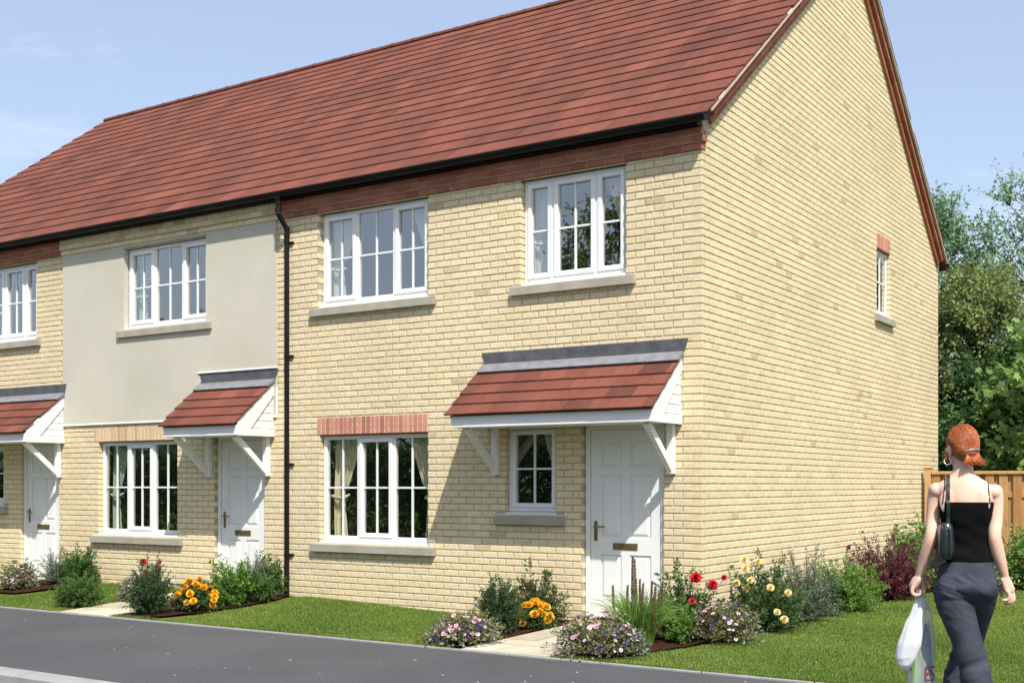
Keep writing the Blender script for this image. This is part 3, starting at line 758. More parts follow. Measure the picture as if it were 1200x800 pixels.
# render returns into the window reveal
a, b, c, d = pan[0]
rp_.box(a - .011, a, PROUD, .068, c, d); rp_.box(b, b + .011, PROUD, .068, c, d); rp_.box(a, b, PROUD, .068, d - .012, d - .001)
obj('render_panel', rp_, M['render'], H2)
bd = MB(); bd.bbox(PX0 - .004, PX1 + .004, -.026, .004, PZ0 - .022, PZ0 + .002, .004); bd.bbox(PX1 + .0005, PX1 + .014, -.022, .004, PZ0 - .02, 2.72, .003); obj('render_stop', bd, M['white'], H2)
roof(H2, XL, XM, False); eaves(H2, XL, XM, M['soldier_buff'] if 'soldier_buff' in M else M['buff'])
window(H2, ident, hu[0] + .012, hu[1] - .012, hu[2], hu[3] - .012, [(1, 2, 1), (1.1, 2, 0), (1, 2, 1)], 'glass_up', dict(l=.22, r=.10), M['curtain_green'])
window(H2, ident, *hm[1], [(1, 2, 0), (1, 2, 1), (1, 2, 0)], 'glass_low', dict(l=.22, r=.14), M['curtain_green'], lintel=(M['soldier'], -9.42, -7.66, 2.335))
door(H2, *hm[2]); porch(H2, -7.22, -5.84, bead=True)

# --- left house
H3 = thing('brick_house', (-12.6, 4.7, 0), 'far brick house cut off by the left edge, red brick under its eaves', 'house', 'houses of the terrace')
hl = holes['l']
mb = facade(H3, XE, XL, hl)
mb.cm = 1; mb.add([(XE, 0, -.2), (XE, D_, -.2), (XE, D_, 5.06), (XE, RY, RZ - .16), (XE, 0, 5.06)], [(0, 1, 2, 3, 4)]); mb.cm = 0
obj('wall', mb, WM, H3)
roof(H3, XE - 1, XL, False); eaves(H3, XE, XL, M['red'])
window(H3, ident, *hl[0], [(.62, 1, 1), (1.05, 2, 1), (.66, 1, 1)], 'glass_up', dict(l=.28, r=.14), M['curtain_up'])
window(H3, ident, *hl[1], [(1, 2, 1)], 'glass_low', dict(r=.40), M['curtain'])
door(H3, *hl[2]); porch(H3, -12.52, -10.06)
# ---------------------------------------------------------------- foliage helpers (real leaves, every one a small folded blade)
def unit(a): return a / np.maximum(np.linalg.norm(a, axis=-1, keepdims=True), 1e-9)
def leaves(P, D, size, aspect=.45, fold=.25, g=None):
    """P leaf foot, D growing direction; returns verts, tris: four points per leaf folded on the midrib"""
    g = g or rng; n = len(P); D = unit(D); rnd = unit(g.normal(size=(n, 3))); rnd[:, 2] += .9
    S = unit(np.cross(D, rnd)); N = np.cross(S, D)
    s = np.asarray(size).reshape(-1, 1) * np.ones((n, 1)); wd = s * aspect * .5
    tip = P + D * s - N * s * .06; m = P + D * s * .45
    V = np.stack([P, m + S * wd + N * wd * fold * 2, tip, m - S * wd + N * wd * fold * 2], 1).reshape(-1, 3)
    i = np.arange(n)[:, None] * 4
    F = np.concatenate([i + [0, 1, 2], i + [0, 2, 3]], 1).reshape(-1, 3)
    return V, F
def lobed(P, D, size, g=None):
    """broad leaf with five points (a fan of triangles)"""
    g = g or rng; n = len(P); D = unit(D); rnd = unit(g.normal(size=(n, 3))); rnd[:, 2] += 1.2
    S = unit(np.cross(D, rnd)); N = np.cross(S, D); s = np.asarray(size).reshape(-1, 1) * np.ones((n, 1))
    pts = [(0, 0, 0), (.42, .10, .05), (.30, .32, 0), (.52, .62, -.05), (.2, .62, .02), (0, 1, -.08), (-.2, .62, .02), (-.52, .62, -.05), (-.30, .32, 0), (-.42, .10, .05)]
    V = np.stack([P + S * s * a + D * s * b + N * s * c for a, b, c in pts], 1).reshape(-1, 3)
    i = np.arange(n)[:, None] * 10
    F = np.concatenate([i + [0, k, k + 1] for k in range(1, 9)], 1).reshape(-1, 3)
    return V, F
def tubes_np(C, r0, r1, n=4):
    """C (stems, points, 3) -> thin tapered tubes, quads as pairs of tris"""
    S_, T = C.shape[:2]; d = unit(np.gradient(C, axis=1)); up = np.zeros_like(d); up[..., 0] = .37; up[..., 1] = .93
    a = unit(np.cross(d, up)); b = np.cross(d, a)
    rad = (np.asarray(r0).reshape(-1, 1) * (1 - np.linspace(0, 1, T)) + np.asarray(r1).reshape(-1, 1) * np.linspace(0, 1, T))[..., None] * np.ones((S_, T, 1))
    V = np.stack([C + (a * math.cos(2 * math.pi * k / n) + b * math.sin(2 * math.pi * k / n)) * rad for k in range(n)], 2)
    idx = np.arange(S_ * T * n).reshape(S_, T, n); F = []
    for k in range(n):
        q = idx[:, :-1, k], idx[:, :-1, (k + 1) % n], idx[:, 1:, (k + 1) % n], idx[:, 1:, k]
        F.append(np.stack([q[0], q[1], q[2]], -1).reshape(-1, 3)); F.append(np.stack([q[0], q[2], q[3]], -1).reshape(-1, 3))
    return V.reshape(-1, 3), np.concatenate(F)
def bez(A, B, C_, T):
    t = np.linspace(0, 1, T)[None, :, None]; A, B, C_ = A[:, None], B[:, None], C_[:, None]
    return A * (1 - t) ** 2 + 2 * B * t * (1 - t) + C_ * t ** 2
def inwall(V):
    """keeps foliage on the garden side of the walls: pushes what would poke into the brick back out"""
    x, y = V[:, 0], V[:, 1]
    inside = (x < .0) & (y > -.02); V[inside & (x > -.6) & (y > .5), 0] = .03 + .05 * rng.random((inside & (x > -.6) & (y > .5)).sum())
    i2 = (V[:, 0] < .0) & (V[:, 1] > -.02); V[i2, 1] = -.03 - .05 * rng.random(i2.sum()); return V

def shrub(name, label, cat, x, y, w, h, mat, leaf, nst=60, nl=26, aspect=.45, group=None, spread=1.0, droop=.0, t0=.16, up=.55, flop=.75, seed=1, lobe=False, base=.25, wy=None, rag=.22, stem=True):
    """bush of many stems that fan out to an uneven dome and carry single leaves"""
    g = np.random.default_rng(seed); z = float(gz(x, min(y, 0))); nst = int(nst * 1.75); nl = int(nl * 1.3); leaf *= .78; w *= 1.2; wy = wy * 1.2 if wy else None; h *= 1.04
    root = thing(name, (x, y, z), label, cat, group)
    rx, ry = w / 2, (wy or w) / 2
    th = g.uniform(0, 2 * math.pi, nst); cz = g.uniform(.02, 1, nst) ** .8
    k = (1 - rag) + rag * g.normal(size=nst) * .9 + .06 * np.sin(th * 3 + seed) + .05 * np.sin(th * 5 + cz * 7); k = np.clip(k, .45, 1.12)
    sr = np.sqrt(np.maximum(0, 1 - cz ** 2 * .96))
    tip = np.stack([x + np.cos(th) * sr * rx * k * spread, y + np.sin(th) * sr * ry * k * spread, z + .03 + cz * h * k], 1)
    foot = np.stack([x + np.cos(th) * rx * base * g.random(nst), y + np.sin(th) * ry * base * g.random(nst), np.full(nst, z)], 1)
    mid = foot * .45 + tip * .55; mid[:, 2] += (tip[:, 2] - z) * .28 + .02; tip[:, 2] -= droop * sr * h
    tip[:, 2] = np.maximum(tip[:, 2], z + .03)
    C = bez(foot, mid, tip, 12)
    tt = g.uniform(t0, 1.0, (nst, nl)); tt[:, 0] = 1
    P = (foot[:, None] * ((1 - tt) ** 2)[..., None] + 2 * mid[:, None] * (tt * (1 - tt))[..., None] + tip[:, None] * (tt ** 2)[..., None])
    dirn = 2 * (1 - tt)[..., None] * (mid - foot)[:, None] + 2 * tt[..., None] * (tip - mid)[:, None]
    P = P.reshape(-1, 3); dirn = unit(dirn.reshape(-1, 3))
    rad = unit(g.normal(size=P.shape)); D = dirn * up + rad * flop; D[:, 2] += .25
    P = P + rad * leaf * .25
    sz = leaf * g.uniform(.65, 1.2, len(P)) * (1 - .25 * (tt.reshape(-1) > .92))
    V, F = lobed(P, D, sz, g) if lobe else leaves(P, D, sz, aspect, .3, g)
    inwall(V); V[:, 2] = np.maximum(V[:, 2], z + .004)
    sv = g.normal(0, .16, nst)[:, None] + g.normal(.5, .2, (nst, nl)); per = len(F) // len(P)
    npobj('foliage', V, F, np.repeat(np.clip(sv.reshape(-1), 0, 1), per), M[mat], root)
    if stem:
        V, F = tubes_np(C, np.full(nst, max(.003, leaf * .06)), np.full(nst, .0012)); inwall(V); npobj('stems', V, F, np.full(len(F), .5), M['stem'], root)
    root_tip = (root, tip, g, z); return root_tip

def bloom_np(c, n, r, rings, g, petals=7, cup=.6):
    """double flower: rings of petals from flat outer ones to upright inner ones"""
    n = unit(np.array(n, float)[None])[0]; a = unit(np.cross(n, [.3, .5, .9])[None])[0]; b = np.cross(n, a); V = []; F = []
    for k in range(rings):
        q = k / max(1, rings - 1); m = max(4, int(petals * (1 - .45 * q))); tilt = (.15 + 1.2 * q) * cup / .6; L_ = r * (1 - .52 * q)
        for i in range(m):
            t = 2 * math.pi * (i + .5 * (k % 2) + g.uniform(-.15, .15)) / m; o = a * math.cos(t) + b * math.sin(t); s = np.cross(n, o)
            d = o * math.cos(tilt) + n * math.sin(tilt); wd = L_ * 2.4 / m * 1.25; bs = c + n * r * .12 * k
            e = len(V); V += [bs, bs + d * L_ * .55 + s * wd - n * 0, bs + d * L_ * .95 + s * wd * .6 + n * L_ * .12, bs + d * L_ * 1.0 - s * wd * .6 + n * L_ * .12, bs + d * L_ * .55 - s * wd]
            F += [(e, e + 1, e + 2), (e, e + 2, e + 3), (e, e + 3, e + 4)]
    return V, F
def blossom(parent, name, c, n, r, mat, g, rings=4, petals=7, label=None):
    V, F = bloom_np(np.array(c, float), n, r, rings, g, petals); o = npobj(name, np.array(V), F, np.repeat(g.random(len(F) // 3), 3), M[mat], parent)
    if label: o['label'] = label
    return o
FLW = {}
def sprinkle(parent, x, y, z, w, h, n, r, mat, g, wy=None, name='flower', zmin=.15, rings=2):
    """many small flowers set over the dome of a mound, each its own object on shared meshes"""
    if mat not in FLW:
        FLW[mat] = []
        for k in range(4):
            V, F = bloom_np(np.zeros(3), (0, 0, 1), 1.0, rings, g, 5)
            o = npobj(name, np.array(V), np.array(F), g.random(len(F)), M[mat]); FLW[mat].append(o.data); bpy.data.objects.remove(o)
    for i in range(n):
        th = g.uniform(0, 2 * math.pi); cz = g.uniform(zmin, 1); sr = math.sqrt(max(0, 1 - cz * cz)); k = g.uniform(.86, 1.08)
        nn = np.array([math.cos(th) * sr, math.sin(th) * sr, cz + .3]) + g.normal(size=3) * .3; c = np.array([x + math.cos(th) * sr * w / 2 * k, y + math.sin(th) * sr * (wy or w) / 2 * k, z + cz * h * k + .01])
        if (c[0] < .02 and c[1] > -.05) or c[1] > y + .12: continue
        o = bpy.data.objects.new(name, FLW[mat][i % 4]); COL.objects.link(o); o.parent = parent; o.location = c - LOC[parent]
        o.rotation_euler = Vector(nn).to_track_quat('Z', 'Y').to_euler(); o.scale = (r * g.uniform(.75, 1.2),) * 3

# ---------------------------------------------------------------- the planting
def mound(label, x, y, w, h, seed, wy=None):
    root, tip, g, z = shrub('bedding_flowers', label, 'flowers', x, y, w, h * .92, 'olive_leaf', .045, 150, 12, .5, 'low mounds of bedding flowers', seed=seed, t0=.3, wy=wy, rag=.14)
    V = []; n = 130
    th = g.uniform(0, 2 * math.pi, n); cz = g.uniform(.02, .7, n); sr = np.sqrt(1 - cz ** 2)
    P = np.stack([x + np.cos(th) * sr * w / 2, y + np.sin(th) * sr * (wy or w) / 2, z + cz * h], 1); V, F = leaves(P, np.stack([np.cos(th) * sr, np.sin(th) * sr, cz + .2], 1) + g.normal(size=(n, 3)) * .6, g.uniform(.035, .06, n), .4, .3, g)
    inwall(V); V[:, 2] = np.maximum(V[:, 2], z + .004); npobj('silver_leaves', V, F, np.repeat(g.random(n), 2), M['silver_leaf'], root)
    sprinkle(root, x, y, z, w, h, 50, .021, 'pink_petal', g, wy, 'pink_flower', .4); sprinkle(root, x, y, z, w, h, 40, .017, 'violet_petal', g, wy, 'violet_flower', .2); sprinkle(root, x, y, z, w, h, 26, .017, 'white_petal', g, wy, 'white_flower', .1)
    return root
def marigold(label, x, y, w, h, seed, n=30, r=.045):
    root, tip, g, z = shrub('marigold_plant', label, 'flowers', x, y, w, h * .85, 'rose_leaf', .055, 80, 16, .4, 'marigold clumps', seed=seed, t0=.2, rag=.18)
    for i in range(n):
        th = g.uniform(0, 2 * math.pi); cz = g.uniform(.15, .95); sr = math.sqrt(1 - cz * cz) * g.random() ** .2; c = (x + math.cos(th) * sr * w * .5, y + math.sin(th) * sr * w * .5, z + cz * h + .02)
        if c[1] > -.08: continue
        blossom(root, 'flower_head', c, (math.cos(th) * sr * .8 + .2, math.sin(th) * sr * .6 - .4, cz + .4), r * g.uniform(.75, 1.15), 'orange_petal', g, 5, 10)
    return root
def roses(root, g, pts, r, mat, name='rose_bloom'):
    for (x, y, z) in pts:
        blossom(root, name, (x, y, z), (.35, -.75, .5), r * g.uniform(.85, 1.1), mat, g, 5, 8)
        base = LOC[root]; A = np.array([[base[0], base[1], base[2] + .1]]); C_ = np.array([[x, y, z]]); V, F = tubes_np(bez(A, A * .3 + C_ * .7 + [[0, 0, -.05]], C_, 8), [.004], [.003]); npobj('stem', V, F, np.full(len(F), .5), M['stem'], root)

# by the end house's path
mound('low flower mound at the road edge left of the end house path', -1.55, -1.93, .66, .27, 11)
shrub('evergreen_shrub', 'upright dark green shrub between low flowers and wall, left of the end house path', 'shrub', -1.66, -1.18, .46, .52, 'dark_leaf', .035, 110, 34, .5, 'dark upright shrubs', seed=12, rag=.16, t0=.12)
marigold('orange marigolds along the slabs of the end house path', -1.52, -.72, .40, .27, 13)
shrub('photinia_shrub', 'bush with reddish tips against the brick wall below the small window', 'shrub', -1.78, -.30, .68, .56, 'redtip_leaf', .075, 46, 26, .42, seed=14, wy=.45, rag=.3)
mound('largest low flower mound, at the road edge right of the end house path', -.12, -1.88, .76, .36, 15)
# tall grass with brown spikes
def spiky():
    x, y = -.12, -1.15; z = float(gz(x, y)); g = np.random.default_rng(16)
    root = thing('ornamental_grass', (x, y, z), 'tuft of bright grass with tall brown seed spikes in front of the white door', 'plant')
    n = 620; th = g.uniform(0, 2 * math.pi, n); rr = np.sqrt(g.random(n)) * .12; L_ = g.uniform(.30, .60, n); sp = g.uniform(.05, .75, n)
    A = np.stack([x + np.cos(th) * rr, y + np.sin(th) * rr, np.full(n, z)], 1); B = A + np.stack([np.cos(th) * L_ * sp * .3, np.sin(th) * L_ * sp * .3, L_ * .8], 1); C_ = A + np.stack([np.cos(th) * L_ * sp, np.sin(th) * L_ * sp, L_ * (1 - sp * .45)], 1)
    C = bez(A, B, C_, 7); V, F = tubes_np(C, np.full(n, .0045), np.full(n, .0008), 3); npobj('blades', V, F, np.repeat(g.random(n), 1)[(F[:, 0] // 21)], M['blade_leaf'], root)
    for i in range(17):
        a = g.uniform(0, 6.28); r = g.uniform(.02, .2); bx, by = x + math.cos(a) * r * 1.3 - .03, y + math.sin(a) * r; hgt = g.uniform(.42, .62) if i % 6 else g.uniform(.78, .86); lx = g.uniform(-.02, .02)
        p = [(bx, by, z + .1), (bx + lx, by, z + hgt * .6), (bx + lx * 1.5, by, z + hgt)]
        m = MB(); m.tube(p, .003, 5, .2)
        for k in range(46):
            t = .50 + .5 * k / 46; q = Vector(p[0]).lerp(Vector(p[2]), t); aa = k * 2.4; rr_ = .0085 * (1 - .4 * max(0, (t - .8) / .2)); c = q + Vector((math.cos(aa), math.sin(aa), .3)) * rr_
            m.box(c.x - .0045, c.x + .0045, c.y - .0045, c.y + .0045, c.z - .006, c.z + .006, random.random())
        obj('flower_spike', m, M['spike_seed'], root)
spiky()
shrub('box_shrub', 'small bright green shrub beside the brown-spiked grass', 'shrub', .08, -.78, .44, .36, 'bright_leaf', .04, 90, 26, .5, seed=17)
r_, tip, g_, z_ = shrub('rose_bush', 'rose bush with red blooms at the corner of the brick wall', 'rose', -.02, -.40, .66, .64, 'rose_leaf', .055, 75, 26, .5, 'rose bushes', seed=18, rag=.26)
roses(r_, g_, [(.155, -.50, .60), (.31, -.46, .535)], .057, 'red_petal'); roses(r_, g_, [(.36, -.30, .60), (.22, -.72, .40)], .036, 'red_petal', 'rose_bud')
mound('low flower mound below the red roses on the gable corner', .34, -.42, .84, .40, 19, wy=.7)
r_, tip, g_, z_ = shrub('rose_bush', 'rose bush with pale yellow blooms at the foot of the gable', 'rose', (.40), .62, .86, .70, 'rose_leaf', .055, 120, 30, .5, 'rose bushes', seed=20, rag=.26)
roses(r_, g_, [(.27, .45, .64), (.20, .38, .49), (.30, .40, .44), (.36, .36, .53), (.55, .42, .46), (.66, .62, .40), (.62, .42, .22), (.72, .35, .16), (.22, .55, .72), (.34, .62, .70)], .042, 'yellow_petal')
shrub('lavender_shrub', 'tall grey-green shrub between yellow roses and lime green bush', 'shrub', .42, 1.75, .74, .72, 'grey_leaf', .045, 130, 30, .3, 'grey-green shrubs', seed=21, rag=.24)
shrub('lime_shrub', 'lime green rounded bush halfway along the gable wall', 'shrub', .47, 2.95, .80, .60, 'bright_leaf', .05, 130, 28, .5, 'leafy bright green bushes', seed=22)
shrub('barberry_shrub', 'dark purple-red bush against the gable wall', 'shrub', .50, 4.75, 1.15, .80, 'purple_leaf', .045, 200, 32, .55, seed=23, rag=.26)
shrub('ivy_bush', 'wide green bush where the gable meets the timber fence', 'bush', .75, 6.85, 1.75, .98, 'ivy_leaf', .075, 260, 26, .7, 'leafy bushes along the fence', seed=24, wy=1.5, rag=.18)
shrub('ivy_bush', 'wide green bush in front of the fence beyond the woman', 'bush', 2.1, 7.55, 1.9, .84, 'ivy_leaf', .075, 260, 26, .7, 'leafy bushes along the fence', seed=25, wy=1.2, rag=.18)
shrub('ivy_bush', 'wide green bush in front of the fence, outside the right edge of the picture', 'bush', 3.7, 7.6, 1.9, .9, 'ivy_leaf', .075, 220, 26, .7, 'leafy bushes along the fence', seed=26, wy=1.2, rag=.18)
# left gardens
mound('pinkish flower mound cut by the left edge of the picture', -9.62, -1.05, .44, .28, 31)
shrub('lavender_shrub', 'grey-green shrub below the leftmost white door', 'shrub', -9.55, -.50, .50, .44, 'grey_leaf', .04, 90, 26, .3, 'grey-green shrubs', seed=32)
shrub('evergreen_shrub', 'leafy green shrub against brick, right of the leftmost white door', 'shrub', -9.30, -.32, .56, .50, 'mid_leaf', .06, 70, 26, .45, seed=33)
shrub('box_shrub', 'low spreading green mound at the road edge before the left path', 'shrub', -7.33, -1.80, .66, .36, 'mid_leaf', .035, 170, 26, .55, seed=34, wy=.6)
mound('pinkish flower mound behind the red rose at the left path', -7.02, -1.22, .40, .30, 35)
r_, tip, g_, z_ = shrub('rose_bush', 'rose bush with a single big red bloom below the middle ground floor window', 'rose', -6.72, -1.20, .34, .42, 'rose_leaf', .045, 34, 22, .5, 'rose bushes', seed=36)
roses(r_, g_, [(-6.75, -1.32, .55)], .055, 'red_petal'); roses(r_, g_, [(-6.54, -1.25, .55), (-6.66, -1.35, .42)], .03, 'red_petal', 'rose_bud')
shrub('evergreen_shrub', 'upright dark green shrub beside the marigolds of the middle house', 'shrub', -5.94, -1.90, .50, .60, 'dark_leaf', .033, 130, 34, .5, 'dark upright shrubs', seed=37, rag=.16, t0=.12)
marigold('orange marigolds at the edge of the lawn before the middle house', -5.60, -1.52, .50, .36, 38, 40, .046)
shrub('lime_shrub', 'bright green leafy bush behind the marigolds', 'shrub', -5.58, -1.02, .66, .50, 'bright_leaf', .06, 80, 26, .48, 'leafy bright green bushes', seed=39)
shrub('lavender_shrub', 'silvery grey-green bush in front of the middle white door', 'shrub', -5.72, -.52, .52, .50, 'grey_leaf', .045, 100, 28, .28, 'grey-green shrubs', seed=40)
shrub('evergreen_shrub', 'leafy green shrub next to the foot of the black downpipe', 'shrub', -5.70, -.26, .46, .48, 'mid_leaf', .06, 60, 26, .45, seed=41, wy=.4)

for i, (x, y, w_, h_, m_, lb) in enumerate([
    (.10, -1.75, .30, .20, 'grey_leaf', 'tiny grey-green plant at the right foot of the biggest flower mound'),
    (.36, 1.22, .44, .36, 'mid_leaf', 'green filler plant between yellow roses and the tall grey-green shrub'),
    (.46, 2.35, .50, .46, 'dark_leaf', 'dark green filler plant between grey-green shrub and lime green bush'),
    (.48, 3.75, .62, .52, 'bright_leaf', 'light green bush between lime green bush and purple bush'),
    (.50, 5.65, .70, .62, 'mid_leaf', 'mid green bush between purple bush and the wide fence bush'),
    (-1.95, -.80, .40, .30, 'mid_leaf', 'low green plant tucked between dark upright shrub and brick wall'),
    (-1.62, -1.62, .34, .24, 'olive_leaf', 'low olive plant behind the left flower mound'),
    (-5.72, -1.50, .36, .30, 'mid_leaf', 'low green plant between dark upright shrub and marigolds of the middle house'),
    (-5.42, -.72, .40, .34, 'mid_leaf', 'low green plant on the lawn side of the bright leafy bush'),
    (-9.95, -.85, .50, .34, 'mid_leaf', 'low green plant behind the leftmost pinkish flower mound')]):
    shrub('filler_plant', lb, 'plant', x, y, w_, h_, m_, .045, 60, 22, .5, 'filler plants in the beds', seed=140 + i)

# ---------------------------------------------------------------- grass blades
def grass():
    g = np.random.default_rng(50)
    def scatter(x0, x1, y0, y1, n, ok):
        P = np.stack([g.uniform(x0, x1, n), g.uniform(y0, y1, n)], 1); return P[ok(P[:, 0], P[:, 1])]
    bedr = lambda x, y: x > np.interp(y, [-2.2, -1.7, -1, -.2, .6, 2, 4, 5.6, 6.6, 7.2], [.0, .14, .31, .42, .50, .47, .57, .65, .95, 1.9])
    A = scatter(0, 5.5, -2.262, 7.3, 260000, bedr)
    A2 = scatter(0, 4.2, -2.262, 1.5, 170000, bedr)
    B = scatter(-5.35, -1.4, -2.262, -.01, 105000, lambda x, y: ((x > np.interp(y, [-2.2, -1.7, -1.1, -.5, 0], [-5.72, -5.42, -5.28, -5.33, -5.48])) & (x < np.interp(y, [-2.2, -1.2, -.5, 0], [-1.9, -2.2, -2.33, -2.33]))))
    Cc = scatter(-11, -7.15, -2.262, -.01, 80000, lambda x, y: ~((x < -9.0) & (x > -10.3) & (y > -1.5)) & ~((x > -11.2) & (x < -10.2)))
    E1 = scatter(-11, 4.5, -2.256, -2.205, 26000, lambda x, y: ~((x > -11.2) & (x < -10.2)) & ~((x > -7.15) & (x < -6.2)) & ~((x > -1.45) & (x < -.38)))
    P = np.concatenate([A, A2, B, Cc, E1]); n = len(P); edge = np.arange(n) >= n - len(E1); z = gz(P[:, 0], P[:, 1])
    h = np.where(edge, g.uniform(.02, .055, n), g.uniform(.012, .027, n)) * (1 + .35 * np.sin(P[:, 0] * 3.1 + np.sin(P[:, 1] * 2.3)) * np.sin(P[:, 1] * 2.7)); th = g.uniform(0, 6.28, n); lean = g.uniform(.1, .9, n); wd = g.uniform(.0022, .0040, n)
    base = np.stack([P[:, 0], P[:, 1], z - .004], 1); s = np.stack([-np.sin(th), np.cos(th), 0 * th], 1); d = np.stack([np.cos(th) * lean, np.sin(th) * lean, np.ones(n)], 1)
    V = np.stack([base - s * wd[:, None], base + s * wd[:, None], base + d * h[:, None]], 1).reshape(-1, 3); F = np.arange(n * 3).reshape(-1, 3)
    patch = .5 + .12 * np.sin(P[:, 0] * 6.1 + 3 * np.sin(P[:, 1] * 4.3)) * np.sin(P[:, 1] * 5.2) + .26 * np.sin(P[:, 0] * 1.7 + 2 * np.sin(P[:, 1] * .9)) * np.sin(P[:, 1] * 1.3 + P[:, 0] * .6)
    props(npobj('grass', V, F, np.clip(patch + g.normal(0, .14, n), 0, 1), M['grass']), 'short mown green lawn around the houses', 'grass', kind='stuff')
grass()

# ---------------------------------------------------------------- timber fence
def fence():
    y = 8.42; x0 = .06; t = thing('timber_fence', (x0, y, 0), 'honey-coloured board fence running from the gable behind the bushes', 'fence')
    x = x0; k = 0
    while x < 12:
        p = MB(); p.bbox(x, x + .10, y - .05, y + .05, -.1, 1.745, .006, random.random()); p.bbox(x - .012, x + .112, y - .062, y + .062, 1.746, 1.775, .008, random.random()); obj('post', p, M['fence'], t); x += 2.4
    b = MB(); x = x0 + .11; i = 0
    while x < 12:
        fr = i % 2 == 0; yy = y - .030 if fr else y + .012
        b.bbox(x, x + .125, yy, yy + .018, .05, 1.655, .004, random.random()); x += .10; i += 1
    obj('boards', b, M['fence'], t)
    for (z0, z1) in ((.35, .43), (1.3, 1.38)):
        r = MB(); r.bbox(x0 + .101, 12, y - .0112, y + .0112, z0, z1, .004, .4); obj('rail', r, M['fence'], t)
    c = MB(); c.bbox(x0 + .101, 12, y - .055, y + .045, 1.656, 1.705, .006, .7); obj('top_rail', c, M['fence'], t)
fence()

# ---------------------------------------------------------------- trees
def tree(name, label, x, y, h, cb, rx, ry, mat, leaf, K, Mt, Lt, cl, seed, group=None, lobe=False, trunk=.12, aspect=.55, top=.9, droop=0, shell=.55):
    """tapered trunk, limbs to every leaf cluster, twigs and single leaves; crown = uneven egg between cb and h"""
    g = np.random.default_rng(seed); root = thing(name, (x, y, -.13), label, 'tree', group)
    H = h - cb; cz = g.uniform(0, 1, K) ** .85; prof = np.sin(np.clip(cz, .0, 1) * math.pi * .86 + .32) ** .8; th = g.uniform(0, 2 * math.pi, K); rr = (shell + (1 - shell) * g.random(K)) * prof * (1 + .18 * np.sin(th * 3 + cz * 5 + seed) + .12 * g.normal(size=K))
    Cn = np.stack([x + np.cos(th) * rx * rr, y + np.sin(th) * ry * rr, cb + cz * H * top], 1)
    tz = np.clip(cb * .6 + cz * H * .62, .8, h * .9); lean = g.normal(0, .12, 2)
    A = np.stack([x + lean[0] * tz / h * 2, y + lean[1] * tz / h * 2, tz], 1); mid = A * .45 + Cn * .55; mid[:, 2] += .25 * np.linalg.norm(Cn - A, axis=1) * .5
    m = MB(); pts = [(x + lean[0] * q * 2 + .04 * math.sin(q * 9 + seed), y + lean[1] * q * 2 + .04 * math.cos(q * 7 + seed), -.2 + q * (h * .9 + .2)) for q in np.linspace(0, 1, 12)]
    m.tube(pts, [trunk * (1.35 if i == 0 else 1) * (1 - .93 * q) for i, q in enumerate(np.linspace(0, 1, 12))], 10); obj('trunk', m, M['bark'], root, smooth=True)
    V, F = tubes_np(bez(A, mid, Cn, 8), np.full(K, trunk * .24), np.full(K, .008), 5)
    out = unit(Cn - np.array([x, y, cb + H * .4]))
    tw = unit(g.normal(size=(K, Mt, 3)) + out[:, None] * .7 + [0, 0, .25]); TL = cl * g.uniform(.45, 1.15, (K, Mt, 1)); E = Cn[:, None] + tw * TL; E[..., 2] -= droop * TL[..., 0]
    B = (Cn[:, None] * .5 + E * .5); B[..., 2] += cl * .12
    Ct = bez(np.repeat(Cn, Mt, 0), B.reshape(-1, 3), E.reshape(-1, 3), 5)
    V2, F2 = tubes_np(Ct, np.full(len(Ct), .009), np.full(len(Ct), .002), 3)
    npobj('limbs', np.concatenate([V, V2]), np.concatenate([F, F2 + len(V)]), np.full(len(F) + len(F2), .5), M['bark'], root)
    t = g.uniform(.12, 1.02, (K * Mt, Lt))[..., None]; a, b, c = np.repeat(Cn, Mt, 0)[:, None], B.reshape(-1, 1, 3), E.reshape(-1, 1, 3)
    P = (a * (1 - t) ** 2 + 2 * b * t * (1 - t) + c * t ** 2).reshape(-1, 3) + g.normal(size=(K * Mt * Lt, 3)) * cl * .07
    D = np.repeat(tw.reshape(-1, 3), Lt, 0) * .5 + g.normal(size=P.shape) * .7; D[:, 2] -= .15
    sz = leaf * g.uniform(.6, 1.25, len(P)); V, F = lobed(P, D, sz, g) if lobe else leaves(P, D, sz, aspect, .3, g)
    var = np.clip(np.repeat(g.normal(.5, .2, K), Mt * Lt) + g.normal(0, .18, len(P)), 0, 1); npobj('crown', V, F, np.repeat(var, len(F) // len(P)), M[mat], root)
    return root
G = 'trees beyond the timber fence'
tree('birch_tree', 'loose small-leaved tree showing sky through its top, beside the gable', -1.6, 16.0, 7.9, 2.2, 2.1, 2.0, 'tree_birch', .085, 90, 12, 15, .85, 61, G, trunk=.10, aspect=.7, shell=.35)
tree('birch_tree', 'tallest loose small-leaved tree at the right edge behind the fence', .9, 17.5, 9.3, 2.0, 2.3, 2.2, 'tree_birch', .09, 90, 12, 14, .95, 62, G, trunk=.12, aspect=.7, shell=.3)
tree('ash_tree', 'dense dark olive tree in the middle of the group behind the fence', -.3, 13.8, 5.9, .3, 2.0, 1.8, 'tree_olive', .10, 130, 13, 18, .75, 63, G, trunk=.12)
tree('ash_tree', 'dense deep green tree tight behind the back corner of the house', -2.6, 14.5, 5.6, .2, 1.9, 1.8, 'tree_dark', .11, 120, 13, 18, .75, 64, G, trunk=.12)
tree('ash_tree', 'dense mid green tree behind the right of the fence', 2.4, 14.0, 6.2, .3, 2.2, 1.8, 'tree_dark', .11, 130, 13, 18, .8, 65, G, trunk=.13)
tree('maple_tree', 'pale green broad-leaved tree leaning in over the fence at the right', 2.35, 10.6, 5.2, .9, 1.7, 1.3, 'tree_maple', .15, 75, 9, 12, .62, 66, G, lobe=True, trunk=.09, shell=.5)
